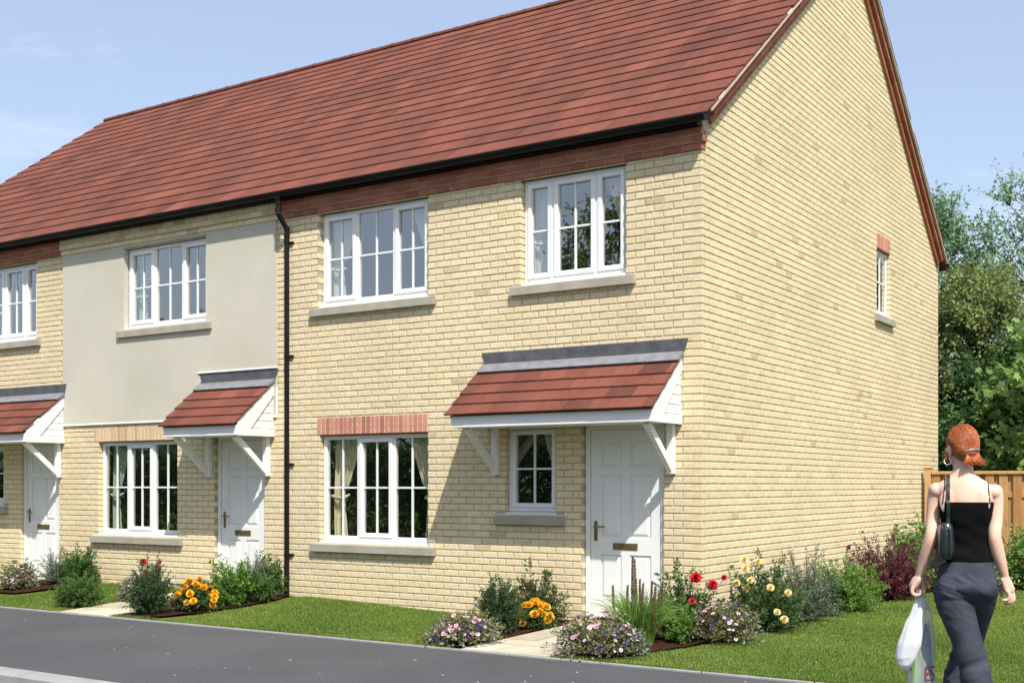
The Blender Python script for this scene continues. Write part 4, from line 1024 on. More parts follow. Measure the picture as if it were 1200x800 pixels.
tree('maple_tree', 'low pale broad-leaved sapling behind the fence post', .75, 11.2, 3.5, .5, .85, .8, 'tree_maple', .14, 30, 8, 10, .50, 67, G, lobe=True, trunk=.05, shell=.4)
tree('ash_tree', 'dark tree filling the gap low behind the pale sapling', .9, 12.6, 4.2, .1, 1.7, 1.3, 'tree_dark', .11, 110, 12, 18, .7, 68, G, trunk=.1)
for i, (x, y, h, m_) in enumerate([(5.2, 15, 7.0, 'tree_mid'), (8.5, 16, 7.8, 'tree_olive'), (-5.5, 17, 6.0, 'tree_mid'), (12, 15, 7.2, 'tree_dark')]):
    tree('ash_tree', ['mid green tree further right behind the fence', 'big olive tree far right behind the fence', 'tree hidden behind the roof of the house', 'deep green tree at the far end of the fence'][i], x, y, h, .4, 2.3, 2.0, m_, .14, 90, 10, 14, .9, 70 + i, G, trunk=.13)
# across the road, behind the viewer: what the window panes mirror
G2 = 'trees across the road mirrored in the panes'
for i, (x, y, h, r, cb) in enumerate([(-10.6, -17.5, 9.6, 2.3, 2.6), (-14.6, -20, 7.6, 2.6, 1.4), (-26.5, -18, 7.6, 2.4, 1.8), (-21, -23, 6.4, 2.6, 1.2), (-33, -20, 8.0, 3.0, 1.8), (-5, -21, 8.4, 2.8, 1.6), (2, -22, 8.8, 3.0, 1.6)]):
    tree('oak_tree', ['tall tree mirrored in the pair of panes of the right upper window', 'round tree mirrored low behind the tall one', 'round tree mirrored in the middle house upper window', 'low round tree across the road', 'broad tree far left across the road', 'tree across the road behind the viewer', 'big tree across the road, right of the viewer'][i], x, y, h, cb, r, r, 'tree_mid' if i % 2 else 'tree_olive', .16, 70, 10, 12, .9, 90 + i, G2, trunk=.16)
def added_hedge():  # unseen hedge, added and made tall so the ground floor panes mirror dark green
    g = np.random.default_rng(99); n = 80000; x = g.uniform(-48, 12, n); z = np.abs(g.random(n)) ** .7 * (2.9 + .22 * np.sin(x * 1.3) + .14 * np.sin(x * 4.1)); y = -14.9 + g.normal(0, .32, n)
    V, F = leaves(np.stack([x, y, z - .1], 1), g.normal(size=(n, 3)) + [0, .4, .3], g.uniform(.1, .2, n), .6, .3, g)
    props(npobj('hedge', V, F, np.repeat(g.random(n), 2), M['tree_dark']), 'unseen hedge added across the road to darken the reflections in the ground floor panes', 'hedge')
added_hedge()
#@@PERSON
# ---------------------------------------------------------------- the woman walking past with her bags
PO = np.array([3.477, -4.512, 0.0]); PA = R(12.4)
def pw(p):
    """her own frame (x to her right, y the way she walks, z up) -> world"""
    p = np.asarray(p, float); c, s_ = math.cos(PA), math.sin(PA)
    return np.stack([PO[0] + p[..., 0] * c - p[..., 1] * s_, PO[1] + p[..., 0] * s_ + p[..., 1] * c, PO[2] + p[..., 2]], -1)
def px(x, y): return ((x - 1128) / 241.6, 1.49 + (568 - y) / 226.0)

def ring_tube(rings, n=28, sub=4):
    """closed loft through elliptic rings (cx, cy, cz, rx, ry) with smooth interpolation, rings lie level"""
    A = np.array(rings, float); k = len(A); t = np.arange(k); tt = np.linspace(0, k - 1, (k - 1) * sub + 1); out = []
    for q in tt:
        i = min(int(q), k - 2); f = q - i; p0, p1, p2, p3 = A[max(i - 1, 0)], A[i], A[i + 1], A[min(i + 2, k - 1)]
        out.append(.5 * ((2 * p1) + (p2 - p0) * f + (2 * p0 - 5 * p1 + 4 * p2 - p3) * f * f + (3 * p1 - p0 - 3 * p2 + p3) * f ** 3))
    V = []; F = []
    for (cx, cy, cz, rx, ry) in out:
        for j in range(n): a = 2 * math.pi * j / n; V.append((cx + math.cos(a) * rx, cy + math.sin(a) * ry, cz))
    m = len(out)
    for i in range(m - 1):
        for j in range(n): F.append((i * n + j, i * n + (j + 1) % n, (i + 1) * n + (j + 1) % n, (i + 1) * n + j))
    F.append(tuple(range(n))[::-1]); F.append(tuple((m - 1) * n + j for j in range(n)))
    return V, F
def limb(pts, radii, n=14, sub=5):
    A = np.array([(*p, r) for p, r in zip(pts, radii)], float); k = len(A); P = []
    for q in np.linspace(0, k - 1, (k - 1) * sub + 1):
        i = min(int(q), k - 2); f = q - i; p0, p1, p2, p3 = A[max(i - 1, 0)], A[i], A[i + 1], A[min(i + 2, k - 1)]
        P.append(.5 * ((2 * p1) + (p2 - p0) * f + (2 * p0 - 5 * p1 + 4 * p2 - p3) * f * f + (3 * p1 - p0 - 3 * p2 + p3) * f ** 3))
    P = np.array(P); r = P[:, 3]; d0 = P[0, :3] - P[1, :3]; d1 = P[-1, :3] - P[-2, :3]
    # rounded ends
    def capp(p, d, r_): d = d / np.linalg.norm(d); return [(p + d * r_ * math.sin(a), r_ * math.cos(a)) for a in (.5, 1.0, 1.4)]
    seq = [(p, q) for p, q in capp(P[0, :3], d0, r[0])][::-1] + [(P[i, :3], r[i]) for i in range(len(P))] + capp(P[-1, :3], d1, r[-1])
    m = MB(); m.tube([s_[0] for s_ in seq], [max(s_[1], 1e-4) for s_ in seq], n); return m.v, m.f
def ball(c, r, rot=None, n=20):
    V = []; F = []; m = n // 2
    for i in range(m + 1):
        for j in range(n):
            a = math.pi * i / m; b = 2 * math.pi * j / n; p = Vector((math.sin(a) * math.cos(b) * r[0], math.sin(a) * math.sin(b) * r[1], math.cos(a) * r[2]))
            if rot: p = rot @ p
            V.append(tuple(Vector(c) + p))
    for i in range(m):
        for j in range(n): F.append((i * n + j, i * n + (j + 1) % n, (i + 1) * n + (j + 1) % n, (i + 1) * n + j))
    return V, F
def fuse(pieces, voxel, smooth=6, fac=.5):
    """union of closed pieces into one continuous smooth skin -> (verts, faces)"""
    V = []; F = []
    for v, f in pieces: o = len(V); V += list(v); F += [[i + o for i in q] for q in f]
    me = bpy.data.meshes.new('fuse'); me.from_pydata([tuple(p) for p in V], [], F)
    bm = bmesh.new(); bm.from_mesh(me); bmesh.ops.remove_doubles(bm, verts=bm.verts, dist=1e-6); bmesh.ops.recalc_face_normals(bm, faces=bm.faces); bm.to_mesh(me); bm.free()
    o = bpy.data.objects.new('fuse', me); COL.objects.link(o)
    r = o.modifiers.new('r', 'REMESH'); r.mode = 'VOXEL'; r.voxel_size = voxel
    s_ = o.modifiers.new('s', 'SMOOTH'); s_.iterations = smooth; s_.factor = fac
    dg = bpy.context.evaluated_depsgraph_get(); ev = o.evaluated_get(dg); m2 = bpy.data.meshes.new_from_object(ev)
    V = np.empty(len(m2.vertices) * 3); m2.vertices.foreach_get('co', V); V = V.reshape(-1, 3); F = [tuple(p.vertices) for p in m2.polygons]
    bpy.data.objects.remove(o); bpy.data.meshes.remove(me); bpy.data.meshes.remove(m2)
    return V, F
def skin_obj(name, V, F, mat, parent=None, origin=None):
    org = LOC[parent] if parent is not None else np.array(origin, float)
    o = link(name, mkmesh(name, pw(V) - org, F, [.5] * len(F), [mat], None, True), parent, org); return o

M['skin'] = pmat('pale_skin', (.68, .43, .31), (.75, .51, .38), 9, .48, .08, 160, .4)
M['skin'].node_tree.nodes['Principled BSDF'].inputs['Subsurface Weight'].default_value = .12
M['skin'].node_tree.nodes['Principled BSDF'].inputs['Subsurface Radius'].default_value = (.012, .005, .003)
M['hair'] = pmat('ginger_hair', (.85, .85, .85), (1.1, 1.1, 1.1), 30, .38, 0, 60, .5, attr=[(0, (.22, .050, .012)), (.5, (.38, .095, .022)), (1, (.52, .17, .045))])
M['top'] = pmat('black_jersey', (.004, .004, .0045), (.006, .006, .0065), 6, .95, .2, 14, .08, bdist=.02)
M['denim'] = pmat('charcoal_trousers', (.030, .035, .047), (.052, .059, .078), 10, .85, .4, 500, .2, fine=.3, fscale=420, bdist=.002)
M['strapm'] = pmat('black_strap', (.006, .006, .007), None, 6, .6)
M['bagm'] = pmat('dark_green_leather', (.010, .018, .018), (.018, .028, .027), 12, .28, .2, 70, .55)
M['greyleather'] = pmat('grey_leather', (.10, .10, .095), (.15, .15, .14), 12, .4, .2, 70, .5)
M['metal'] = pmat('silver_metal', (.65, .60, .58), (.75, .70, .68), 6, .28, 0, 60, .5, metal=.9)
M['clip'] = pmat('grey_hair_clip', (.14, .14, .15), (.22, .22, .23), 20, .35, 0, 60, .6)
M['shoe'] = pmat('black_shoe', (.012, .012, .012), None, 6, .4)
M['eye'] = pmat('eyeball', (.7, .7, .68), None, 6, .2)

def person():
    H_ = []
    # trunk
    hx = .012
    torso = [(.018, .0, .925, .085, .06), (.018, -.006, .955, .115, .085), (.018, -.008, 1.0, .130, .098), (.018, .0, 1.08, .118, .09), (.016, .006, 1.17, .104, .078), (.015, .006, 1.23, .104, .078),
             (.015, .006, 1.31, .116, .086), (.018, .004, 1.38, .126, .088), (.016, -.002, 1.43, .140, .080), (.010, -.006, 1.475, .143, .066), (.006, -.008, 1.503, .118, .056), (.004, -.006, 1.528, .080, .051), (.004, .0, 1.555, .055, .049), (.004, .004, 1.585, .047, .047), (.003, .010, 1.63, .044, .047), (.0, .012, 1.67, .044, .048)]
    H_.append(ring_tube(torso))
    for s_, cx in ((-1, -.055), (1, .06)): H_.append(ball((cx + .012, .07, 1.325), (.052, .042, .05)))       # bust
    # shoulder blades and deltoids
    for s_ in (-1, 1): H_.append(ball((.012 + s_ * .075, -.066, 1.40), (.050, .012, .065)))
    H_.append(ball((-.128, -.004, 1.462), (.036, .040, .040))); H_.append(ball((.152, -.004, 1.453), (.036, .040, .040)))
    # head, turned to her left
    hr = Matrix.Rotation(R(26), 3, 'Z'); hc = Vector((-.002, .012, 1.695)); hp = lambda a, b, c: tuple(hc + hr @ Vector((a, b, c)))
    H_.append(ball(hc, (.068, .088, .098), hr)); H_.append(ball(hp(0, .028, -.045), (.054, .062, .072), hr)); H_.append(ball(hp(0, .066, -.085), (.026, .026, .024), hr))
    H_.append(limb([hp(0, .083, .018), hp(0, .094, -.004), hp(0, .106, -.030), hp(0, .094, -.038)], [.010, .011, .013, .010], 10, 3))
    H_.append(ball(hp(0, .085, -.060), (.021, .011, .006), hr)); H_.append(ball(hp(0, .084, -.070), (.019, .011, .007), hr))
    for s_ in (-1, 1):
        H_.append(ball(hp(s_ * .030, .078, .022), (.022, .010, .007), hr)); H_.append(ball(hp(s_ * .040, .062, -.022), (.022, .020, .018), hr))
        H_.append(ball(hp(s_ * .070, -.006, -.020), (.009, .022, .032), hr)); H_.append(ball(hp(s_ * .068, .002, -.048), (.007, .011, .012), hr))
    # arms
    S = {}
    def J(x, y, d): a, b = px(x, y); return (a, d, b)
    LA = [J(1097, 574, .006), J(1094.5, 590, .012), J(1093, 610, .004), J(1091, 629, -.022), J(1087, 643, -.008), J(1081.5, 660, .014), J(1076.5, 677, .034)]
    H_.append(limb(LA, [.040, .037, .034, .0315, .0335, .028, .0205]))
    RA = [J(1166, 576, .006), J(1167, 592, .012), J(1166.5, 611, .002), J(1165.5, 628, -.020), J(1168.5, 644, -.006), J(1173, 660, .012), J(1177.5, 675, .030)]
    H_.append(limb(RA, [.040, .038, .035, .0325, .0345, .029, .0205]))
    body_pieces = H_
    # left hand: closed round the handles of the carrier bags; back of the hand to the outside
    w0 = Vector(LA[-1]); k0 = Vector((-.226 - .014, .052, .957))
    hd = []
    hd.append(limb([w0, w0.lerp(k0, .5) , k0], [.021, .027, .026], 12, 4)); hd.append(limb([w0 + Vector((.0, -.012, -.015)), k0 + Vector((.004, -.026, .004))], [.018, .019], 12, 4)); hd.append(limb([w0 + Vector((.0, .014, -.015)), k0 + Vector((.004, .026, .004))], [.018, .019], 12, 4))
    for i, L_ in enumerate((.98, 1.0, .94, .8)):
        b = k0 + Vector((-.004, .036 - .024 * i, -.006)); f = [b, b + Vector((-.004, 0, -.030 * L_)), b + Vector((.012, -.001, -.050 * L_)), b + Vector((.036, -.002, -.045 * L_)), b + Vector((.040, -.002, -.024 * L_))]
        hd.append(limb(f, [.0105, .0100, .0094, .0088, .0078], 10, 4))
    tb = w0.lerp(k0, .45) + Vector((.014, .022, -.004)); hd.append(limb([tb, tb + Vector((.016, .014, -.026)), tb + Vector((.020, .006, -.054)), tb + Vector((.016, -.012, -.070))], [.014, .0125, .0110, .0092], 10, 4))
    # right hand: relaxed, hanging with half curled fingers pointing out to the right then in
    w1 = Vector(RA[-1]); k1 = Vector((J(1183, 690, .048)))
    hd2 = [limb([w1, w1.lerp(k1, .5), k1], [.021, .026, .024], 12, 4), limb([w1 + Vector((-.008, -.008, -.014)), k1 + Vector((-.014, -.020, .0))], [.018, .018], 12, 4), limb([w1 + Vector((.006, .010, -.014)), k1 + Vector((.010, .022, .002))], [.018, .018], 12, 4)]
    for i, (L_, c) in enumerate(((.95, .0), (1.0, .25), (.93, .5), (.76, .8))):
        b = k1 + Vector((.012 - .0075 * i, .030 - .0205 * i, -.006)); f = [b, b + Vector((.010, .006, -.034)) * L_, b + Vector((.006 - .010 * c, .006, -.060 + .004 * c)) * L_, b + Vector((-.018 - .012 * c, .002, -.074 + .018 * c)) * L_]
        hd2.append(limb(f, [.0102, .0096, .0088, .0075], 10, 4))
    tb = w1.lerp(k1, .35) + Vector((-.010, .012, -.006)); hd2.append(limb([tb, tb + Vector((-.014, .020, -.022)), tb + Vector((-.016, .026, -.050)), tb + Vector((-.012, .024, -.072))], [.0135, .012, .0105, .0088], 10, 4))
    # legs under the trousers, ankles and feet
    HL, HR = (-.040, -.01, .90), (.078, .005, .90)
    KL, KR = (.062, -.05, .50), (.006, .19, .52)
    AL, AR = (.102, -.105, .115), (-.047, .226, .10)
    lp = [(-.046, -.018, .955), (-.036, -.034, .875), (-.004, -.046, .773), (.028, -.052, .663), (.056, -.060, .552), (.080, -.078, .40), (.096, -.092, .25), (.101, -.104, .12), (.103, -.108, .055)]
    rp2 = [(.090, .005, .955), (.084, .060, .875), (.064, .140, .773), (.040, .205, .675), (.006, .250, .56), (-.024, .255, .45), (-.044, .245, .28), (-.048, .23, .12), (-.048, .226, .055)]
    for P_ in (lp, rp2): H_.append(limb(P_[1:], [.052, .048, .044, .040, .040, .038, .034, .034][:len(P_) - 1]))
    for A in (AL, AR): H_.append(limb([A, (A[0], A[1] + .05, .06), (A[0], A[1] + .13, .035)], [.034, .034, .028]))
    V, F = fuse(body_pieces + hd + hd2, .0042, 5, .5)
    org = PO
    root = skin_obj('person', V, F, M['skin'], None, org)
    props(root, 'red-haired woman in black strappy top and grey trousers walking away with shopping bags', 'person')
    bv = BVHTree.FromPolygons([tuple(p) for p in V], F)
    eb = None
    for s_ in (-1, 1):
        v, f = ball(hp(s_ * .030, .0755, .008), (.011, .011, .0105), hr, 12); skin_obj('eye', np.array(v), f, M['eye'], root)
    # ---- trousers
    tr = [ring_tube([(.020, .004, 1.135, .120, .092), (.021, .0, 1.10, .126, .099), (.021, -.008, 1.03, .141, .112), (.022, -.016, .965, .1485, .124), (.022, -.006, .915, .138, .108), (.02, .018, .868, .088, .078)])]
    tr.append(ball((-.042, -.068, .950), (.078, .064, .100))); tr.append(ball((.084, -.040, .975), (.066, .052, .078)))
    tr.append(limb(lp, [.096, .092, .081, .074, .073, .077, .084, .092, .094], 20))
    tr.append(limb(rp2, [.086, .078, .070, .066, .067, .070, .078, .088, .090], 20))
    V, F = fuse(tr, .0060, 3, .5)
    # folds in the cloth: drag lines under the seat, at the knee and above the hem
    g = np.random.default_rng(4)
    c = V.mean(0); x, y, z = V.T
    nrm = np.zeros_like(V)
    Fa = np.array(F); fn = np.cross(V[Fa[:, 1]] - V[Fa[:, 0]], V[Fa[:, 2]] - V[Fa[:, 0]])
    for k in range(4): np.add.at(nrm, Fa[:, k], fn)
    nrm = unit(nrm)
    w_hip = np.exp(-((z - .97) / .12) ** 2); w_kn = np.exp(-((z - .56) / .13) ** 2); w_th = np.exp(-((z - .80) / .09) ** 2); w_hem = np.exp(-((z - .15) / .14) ** 2)
    from mathutils import noise as NZ
    def fold(P, sc, tilt, seed):
        """sharp creases: folded noise stretched along the drag lines"""
        q = np.stack([P[:, 0] * sc * .28 + seed, P[:, 1] * sc * .28, (P[:, 2] + P[:, 0] * tilt) * sc], 1); return np.array([1 - min(1, abs(NZ.noise(Vector(p)) + .45 * NZ.noise(Vector(p) * 2.1)) * 2.6) for p in q])
    left = 1 / (1 + np.exp((x - .05) * 40))
    disp = .0070 * w_hip * (.35 + .65 * left) * fold(V, 22, .45, 3) + .0022 * w_th * (.3 + .7 * left) * fold(V, 14, .55, 7) + .0088 * w_kn * fold(V, 12, -.5, 11) + .007 * w_hem * fold(V, 11, .5, 17)
    disp *= np.clip((1.085 - z) / .06, 0, 1)
    V = V + nrm * disp[:, None]
    skin_obj('trousers', V, F, M['denim'], root)
    bvt = BVHTree.FromPolygons([tuple(p) for p in V], F)
    # ---- camisole: a close tube over bust and waist, open at top and bottom
    rg = [(.019, .002, 1.095, .131, .103), (.019, .002, 1.12, .128, .101), (.017, .006, 1.17, .1135, .088), (.016, .006, 1.23, .1125, .087), (.016, .006, 1.30, .1235, .096), (.0175, .006, 1.35, .1305, .0995), (.018, .004, 1.385, .1345, .0985), (.018, .002, 1.402, .1355, .0955)]
    v, f = ring_tube(rg, 60, 6); n_ = 60; rows = len(v) // n_
    V = np.array(v); f = f[:-2]
    a = np.arctan2(V[:, 1], V[:, 0] - .017); fr_ = np.clip(np.sin(a), 0, 1)
    sq = np.clip((V[:, 2] - 1.27) / .08, 0, 1) * np.clip(-np.sin(a) * 1.2, 0, 1); V[:, 0] += np.sign(np.cos(a)) * np.abs(np.cos(a)) ** .55 * sq * .016; V[:, 1] -= sq * .30 * .0955 * np.abs(np.cos(a)) ** 2 * np.abs(np.sin(a)) ** .5
    V[:, 1] += fr_ ** 2 * .035 * np.exp(-((V[:, 2] - 1.325) / .05) ** 2)
    V[:, 2] += fr_ ** 2 * np.clip((V[:, 2] - 1.36) / .04, 0, 1) * .02
    q = V[:, 2]; nr = np.stack([np.cos(a), np.sin(a), 0 * a], 1)
    V += nr * (.0028 * np.sin(q * 75 + 2.4 * np.cos(a * 2 + 1) + 6 * V[:, 0]) * np.clip((1.36 - q) / .1, 0, 1) * np.clip((q - 1.08) / .03, .3, 1))[:, None]
    inner = V - nr * .004; V2 = np.concatenate([V, inner]); N0 = len(V); f2 = [tuple(f_) for f_ in f] + [tuple(i + N0 for i in f_[::-1]) for f_ in f]
    for r0 in (0, rows - 1):
        for j in range(n_): f2.append((r0 * n_ + j, r0 * n_ + (j + 1) % n_, N0 + r0 * n_ + (j + 1) % n_, N0 + r0 * n_ + j))
    cami = skin_obj('camisole', V2, f2, M['top'], root)
    bvc = BVHTree.FromPolygons([tuple(p) for p in V2], f2)
    def on_back(x, z, off=.003, front=False):
        d = Vector((0, -1 if front else 1, 0)); o = Vector((x, 1 if front else -1, z)); hb = bv.ray_cast(o, d); hc_ = bvc.ray_cast(o, d); c = [h[0] for h in (hb, hc_) if h[0] is not None]
        if not c: return None
        p = max(c, key=lambda q: q.y) if front else min(c, key=lambda q: q.y); return p - d * off
    def strap(x0, z0, x1, xf, zf, r=.0028, name='strap', par=None, mat='strapm', off=.003):
        pts = []
        ztop = 1.6
        for t in np.linspace(0, 1, 12):
            xx = x0 + (x1 - x0) * t; top = bv.ray_cast(Vector((xx, -.02, 2)), Vector((0, 0, -1)))[0]
            zz = z0 + (1.478 - z0) * t; p = on_back(xx, zz, off)
            if p: pts.append(p)
        for yy in np.linspace(-.04, .045, 7):
            h = bv.ray_cast(Vector((x1, yy, 1.58)), Vector((0, 0, -1)))[0]
            if h: pts.append(h + Vector((0, 0, off)))
        for t in np.linspace(0, 1, 9):
            p = on_back(x1 + (xf - x1) * t, 1.465 + (zf - 1.465) * t, off, True)
            if p: pts.append(p)
        out = [pts[0]]
        for p in pts[1:]:
            if (p - out[-1]).length > .006: out.append(p)
        m = MB(); m.tube([tuple(pw(np.array(p))) for p in out], r, 6); return obj(name, m, M[mat], par or root, smooth=True)
    xl0, zl0 = px(1105, 589); xl1, _ = px(1106, 560); strap(xl0, zl0 - .004, xl1 + .006, xl0, 1.39)
    xr0, zr0 = px(1161, 589); xr1, _ = px(1161, 565); strap(xr0 - .004, zr0 - .004, xr1 - .012, xr0 - .01, 1.39)
    # ---- hair: a smooth cap, strands combed back to the clip, a short tuft under it
    cp = Vector(hp(.010, -.094, -.035))                      # the clip
    cap = [ball(tuple(hc + hr @ Vector((0, -.010, .012))), (.0765, .0925, .0985), hr), ball(hp(0, -.045, -.020), (.066, .056, .066), hr), ball(hp(.006, -.078, -.040), (.040, .026, .034), hr)]
    Vc, Fc = fuse(cap, .006, 5)
    # clear the face: keep only hair behind the hairline
    loc = np.array([tuple(hr.inverted() @ (Vector(p) - hc)) for p in Vc]); ok = (loc[:, 1] < .052 + .30 * np.clip(loc[:, 2] - .03, -.2, .07) * 1.0) & ~((loc[:, 1] > -.005) & (loc[:, 2] < -.005)) & (loc[:, 2] > -.095)
    Fk = [f_ for f_ in Fc if all(ok[i] for i in f_)]
    used = sorted({i for f_ in Fk for i in f_}); mpx = {i: k for k, i in enumerate(used)}; Vk = Vc[used]; Fk = [tuple(mpx[i] for i in f_) for f_ in Fk]
    hair = skin_obj('hair', Vk, Fk, M['hair'], root)
    bh = BVHTree.FromPolygons([tuple(p) for p in Vc], Fc)
    g = np.random.default_rng(8); sm = MB()
    for i in range(1500):
        # start at the front hairline or crown, comb to the clip over the head's surface
        a0 = g.uniform(-1.0, 1.0); u_ = g.random()
        st = Vector((math.sin(a0 * 1.75) * .074, .058 * math.cos(a0 * 1.75) - .02 * abs(a0) , .012 + .085 * math.cos(a0 * 1.35) ** 2)) if u_ < .55 else Vector((g.uniform(-.075, .075), g.uniform(-.08, .05), g.uniform(.0, .1)))
        e = hr.inverted() @ (cp - hc) + Vector((g.uniform(-.028, .028), .012, g.uniform(-.006, .010)))
        pts = []; j = g.normal(0, .004, 3)
        for t in np.linspace(0, 1, 11):
            q = st.lerp(e, t); q = q + Vector(j) * math.sin(t * 3.1)
            if q.length < 1e-4: continue
            # push out to the surface
            d = (q - Vector((0, -.01, .0))); d.normalize(); o = Vector((0, -.012, .005)); wo = hc + hr @ o; wd = hr @ d
            h = bh.ray_cast(wo, wd)[0]
            if h: pts.append(h + wd * (g.uniform(-.0008, .0042) + (.003 * math.sin(3.1 * t_) if False else 0)))
        if len(pts) > 4: sm.tube([tuple(pw(np.array(p))) for p in pts], [.0012] * (len(pts) - 1) + [.0008], 3, float(np.clip(g.normal(.55, .28), 0, 1)), False)
    for i in range(240):
        b = cp + hr @ Vector((g.uniform(-.034, .036), .010 + g.uniform(-.004, .006), -.004)); fx_ = (b - cp); out = hr @ Vector((0, -1, 0)); L_ = g.uniform(.044, .070)
        rt = hr @ Vector((1, 0, 0)); k_ = fx_.dot(rt)
        p = [b, b + out * .012 + Vector((0, 0, -L_ * .35)), b + out * .014 + rt * (k_ * .35 + .004) + Vector((0, 0, -L_ * .75)), b + out * (.012 + g.uniform(-.004, .010)) + rt * (k_ * .7 + .010 + g.normal(0, .003)) + Vector((0, 0, -L_))]
        sm.tube([tuple(pw(np.array(q))) for q in p], [.0022, .0026, .0022, .0008], 3, float(np.clip(g.normal(.72, .25), 0, 1)), False)
    for i in range(26):                                          # wisps behind the left cheek
        b = Vector(hp(-.072, .012 + g.uniform(-.01, .012), -.035)); p = [b, b + Vector((-.012, .004, -.015)) + Vector(g.normal(0, .004, 3)), b + Vector((-.010, .0, -.036)) + Vector(g.normal(0, .004, 3)), b + Vector((.006, -.004, -.05)) + Vector(g.normal(0, .004, 3))]
        sm.tube([tuple(pw(np.array(q))) for q in p], [.0018, .0018, .0015, .0008], 3, float(g.random()), False)
    obj('hair_strands', sm, M['hair'], root, smooth=True)
    cl = MB(); pts = []
    for t in np.linspace(-1, 1, 9):
        q = cp + hr @ Vector((t * .040, -.010 + .012 * t * t, .010 + .004 * t - .006 * t * t)); pts.append(tuple(pw(np.array(q))))
    cl.tube(pts, [.004, .0062, .0068, .0068, .0068, .0068, .0068, .0062, .004], 8); obj('hair_clip', cl, M['clip'], root, smooth=True)
    er = MB(); ec = Vector(hp(-.077, .0, -.082)); pts = [tuple(pw(np.array(ec + Vector((math.cos(a_) * .017, math.sin(a_) * .007, math.sin(a_) * .018))))) for a_ in np.linspace(math.pi / 2, math.pi * 2.5, 26)]
    er.tube(pts, .0022, 7); obj('earring', er, M['metal'], root, smooth=True)
    for A in (AL, AR):
        v, f = fuse([limb([(A[0], A[1] - .03, .04), (A[0], A[1] + .06, .045), (A[0], A[1] + .17, .03)], [.034, .038, .028]), limb([(A[0], A[1] - .03, .012), (A[0], A[1] - .03, .05)], [.022, .028])], .006, 4)
        v[:, 2] = np.maximum(v[:, 2], .003); skin_obj('shoe', v, f, M['shoe'], root)

    # ---- shoulder bag (a thing of its own)
    def P3(x, y, d): a_, b_ = px(x, y); return np.array((a_, d, b_))
    bo = pw(P3(1108, 655, -.10))
    bag = thing('handbag', bo, 'small dark green leather shoulder bag under the left arm of the woman', 'handbag')
    ax = (P3(1109.5, 632, -.085))
    pcs = []
    # body: soft slab narrow from behind, long towards the front
    V = []; F = []; nseg = 30
    prof = [(-.098, .92, .6), (-.092, 1.0, .95), (-.05, 1.03, 1.05), (0, 1.0, 1.0), (.05, .96, .92), (.082, .90, .75), (.090, .84, .5)]
    for (zz, sx, sy) in prof:
        for j in range(nseg):
            t = 2 * math.pi * j / nseg; cx_ = math.copysign(abs(math.cos(t)) ** .6, math.cos(t)); sy_ = math.copysign(abs(math.sin(t)) ** .6, math.sin(t))
            V.append((ax[0] + cx_ * .041 * sy - .014 * (-zz) / .09 * 0, ax[1] + .06 + sy_ * .115 * sx, ax[2] + zz))
    for i in range(len(prof) - 1):
        for j in range(nseg): F.append((i * nseg + j, i * nseg + (j + 1) % nseg, (i + 1) * nseg + (j + 1) % nseg, (i + 1) * nseg + j))
    F.append(tuple(range(nseg))[::-1]); F.append(tuple((len(prof) - 1) * nseg + j for j in range(nseg)))
    Vb = np.array(V); Vb[:, 0] -= .035 * np.clip((Vb[:, 1] - ax[1]) / .17, 0, 1); skin_obj('bag_body', Vb, F, M['bagm'], bag)
    fl = MB()
    for k_ in (-.018, .018): fl.tube([tuple(pw(np.array((ax[0] + k_, ax[1] - .058 - .002, ax[2] + zz)))) for zz in np.linspace(-.085, .078, 6)], .0035, 6)
    obj('piping', fl, M['bagm'], bag, smooth=True)
    fl = MB(); q = [P3(1102, 648, -.10), P3(1109, 657, -.10), P3(1098, 666, .02), P3(1086, 663, .06), P3(1091, 655, .05)]
    qq = [tuple(pw(p)) for p in q]; q2 = [tuple(pw(p + np.array((.004, .012, .004)))) for p in q]
    fl.add(qq + q2, [(0, 1, 2, 3, 4), (9, 8, 7, 6, 5)] + [(i, (i + 1) % 5, 5 + (i + 1) % 5, 5 + i) for i in range(5)]); obj('pocket_flap', fl, M['greyleather'], bag)
    xs0, zs0 = px(1112, 616); xs1, _ = px(1111.5, 555)
    # strap as a flat band over the shoulder
    pts = []
    for t in np.linspace(0, 1, 16):
        zz = zs0 - .02 + (1.492 - zs0 + .02) * t; xx = xs0 + (xs1 - xs0) * t; p = on_back(xx, zz, .006)
        if p is not None:
            if t < .25: p.y = min(p.y, ax[1] - .03)
            pts.append(p)
    for yy in np.linspace(-.042, .04, 7):
        h = bv.ray_cast(Vector((xs1, yy, 1.60)), Vector((0, 0, -1)))[0]
        if h: pts.append(h + Vector((0, 0, .006)))
    for t in np.linspace(.1, 1, 9):
        p = on_back(xs1 - .03 * t, 1.47 - .235 * t, .006, True)
        if p is not None: pts.append(p)
    sb = MB(); wv = []
    for i, p in enumerate(pts):
        for s_ in (-1, 1):
            for o in (0, -.003): wv.append(tuple(pw(np.array((p.x + s_ * .0085, p.y + (o if i < 14 else 0), p.z + (-o if i >= 14 else 0))))))
    sb.add(wv, [(4 * i + a_, 4 * i + b_, 4 * i + 4 + b_, 4 * i + 4 + a_) for i in range(len(pts) - 1) for a_, b_ in ((0, 2), (2, 3), (3, 1), (1, 0))]); obj('bag_strap', sb, M['bagm'], bag)
    return k0

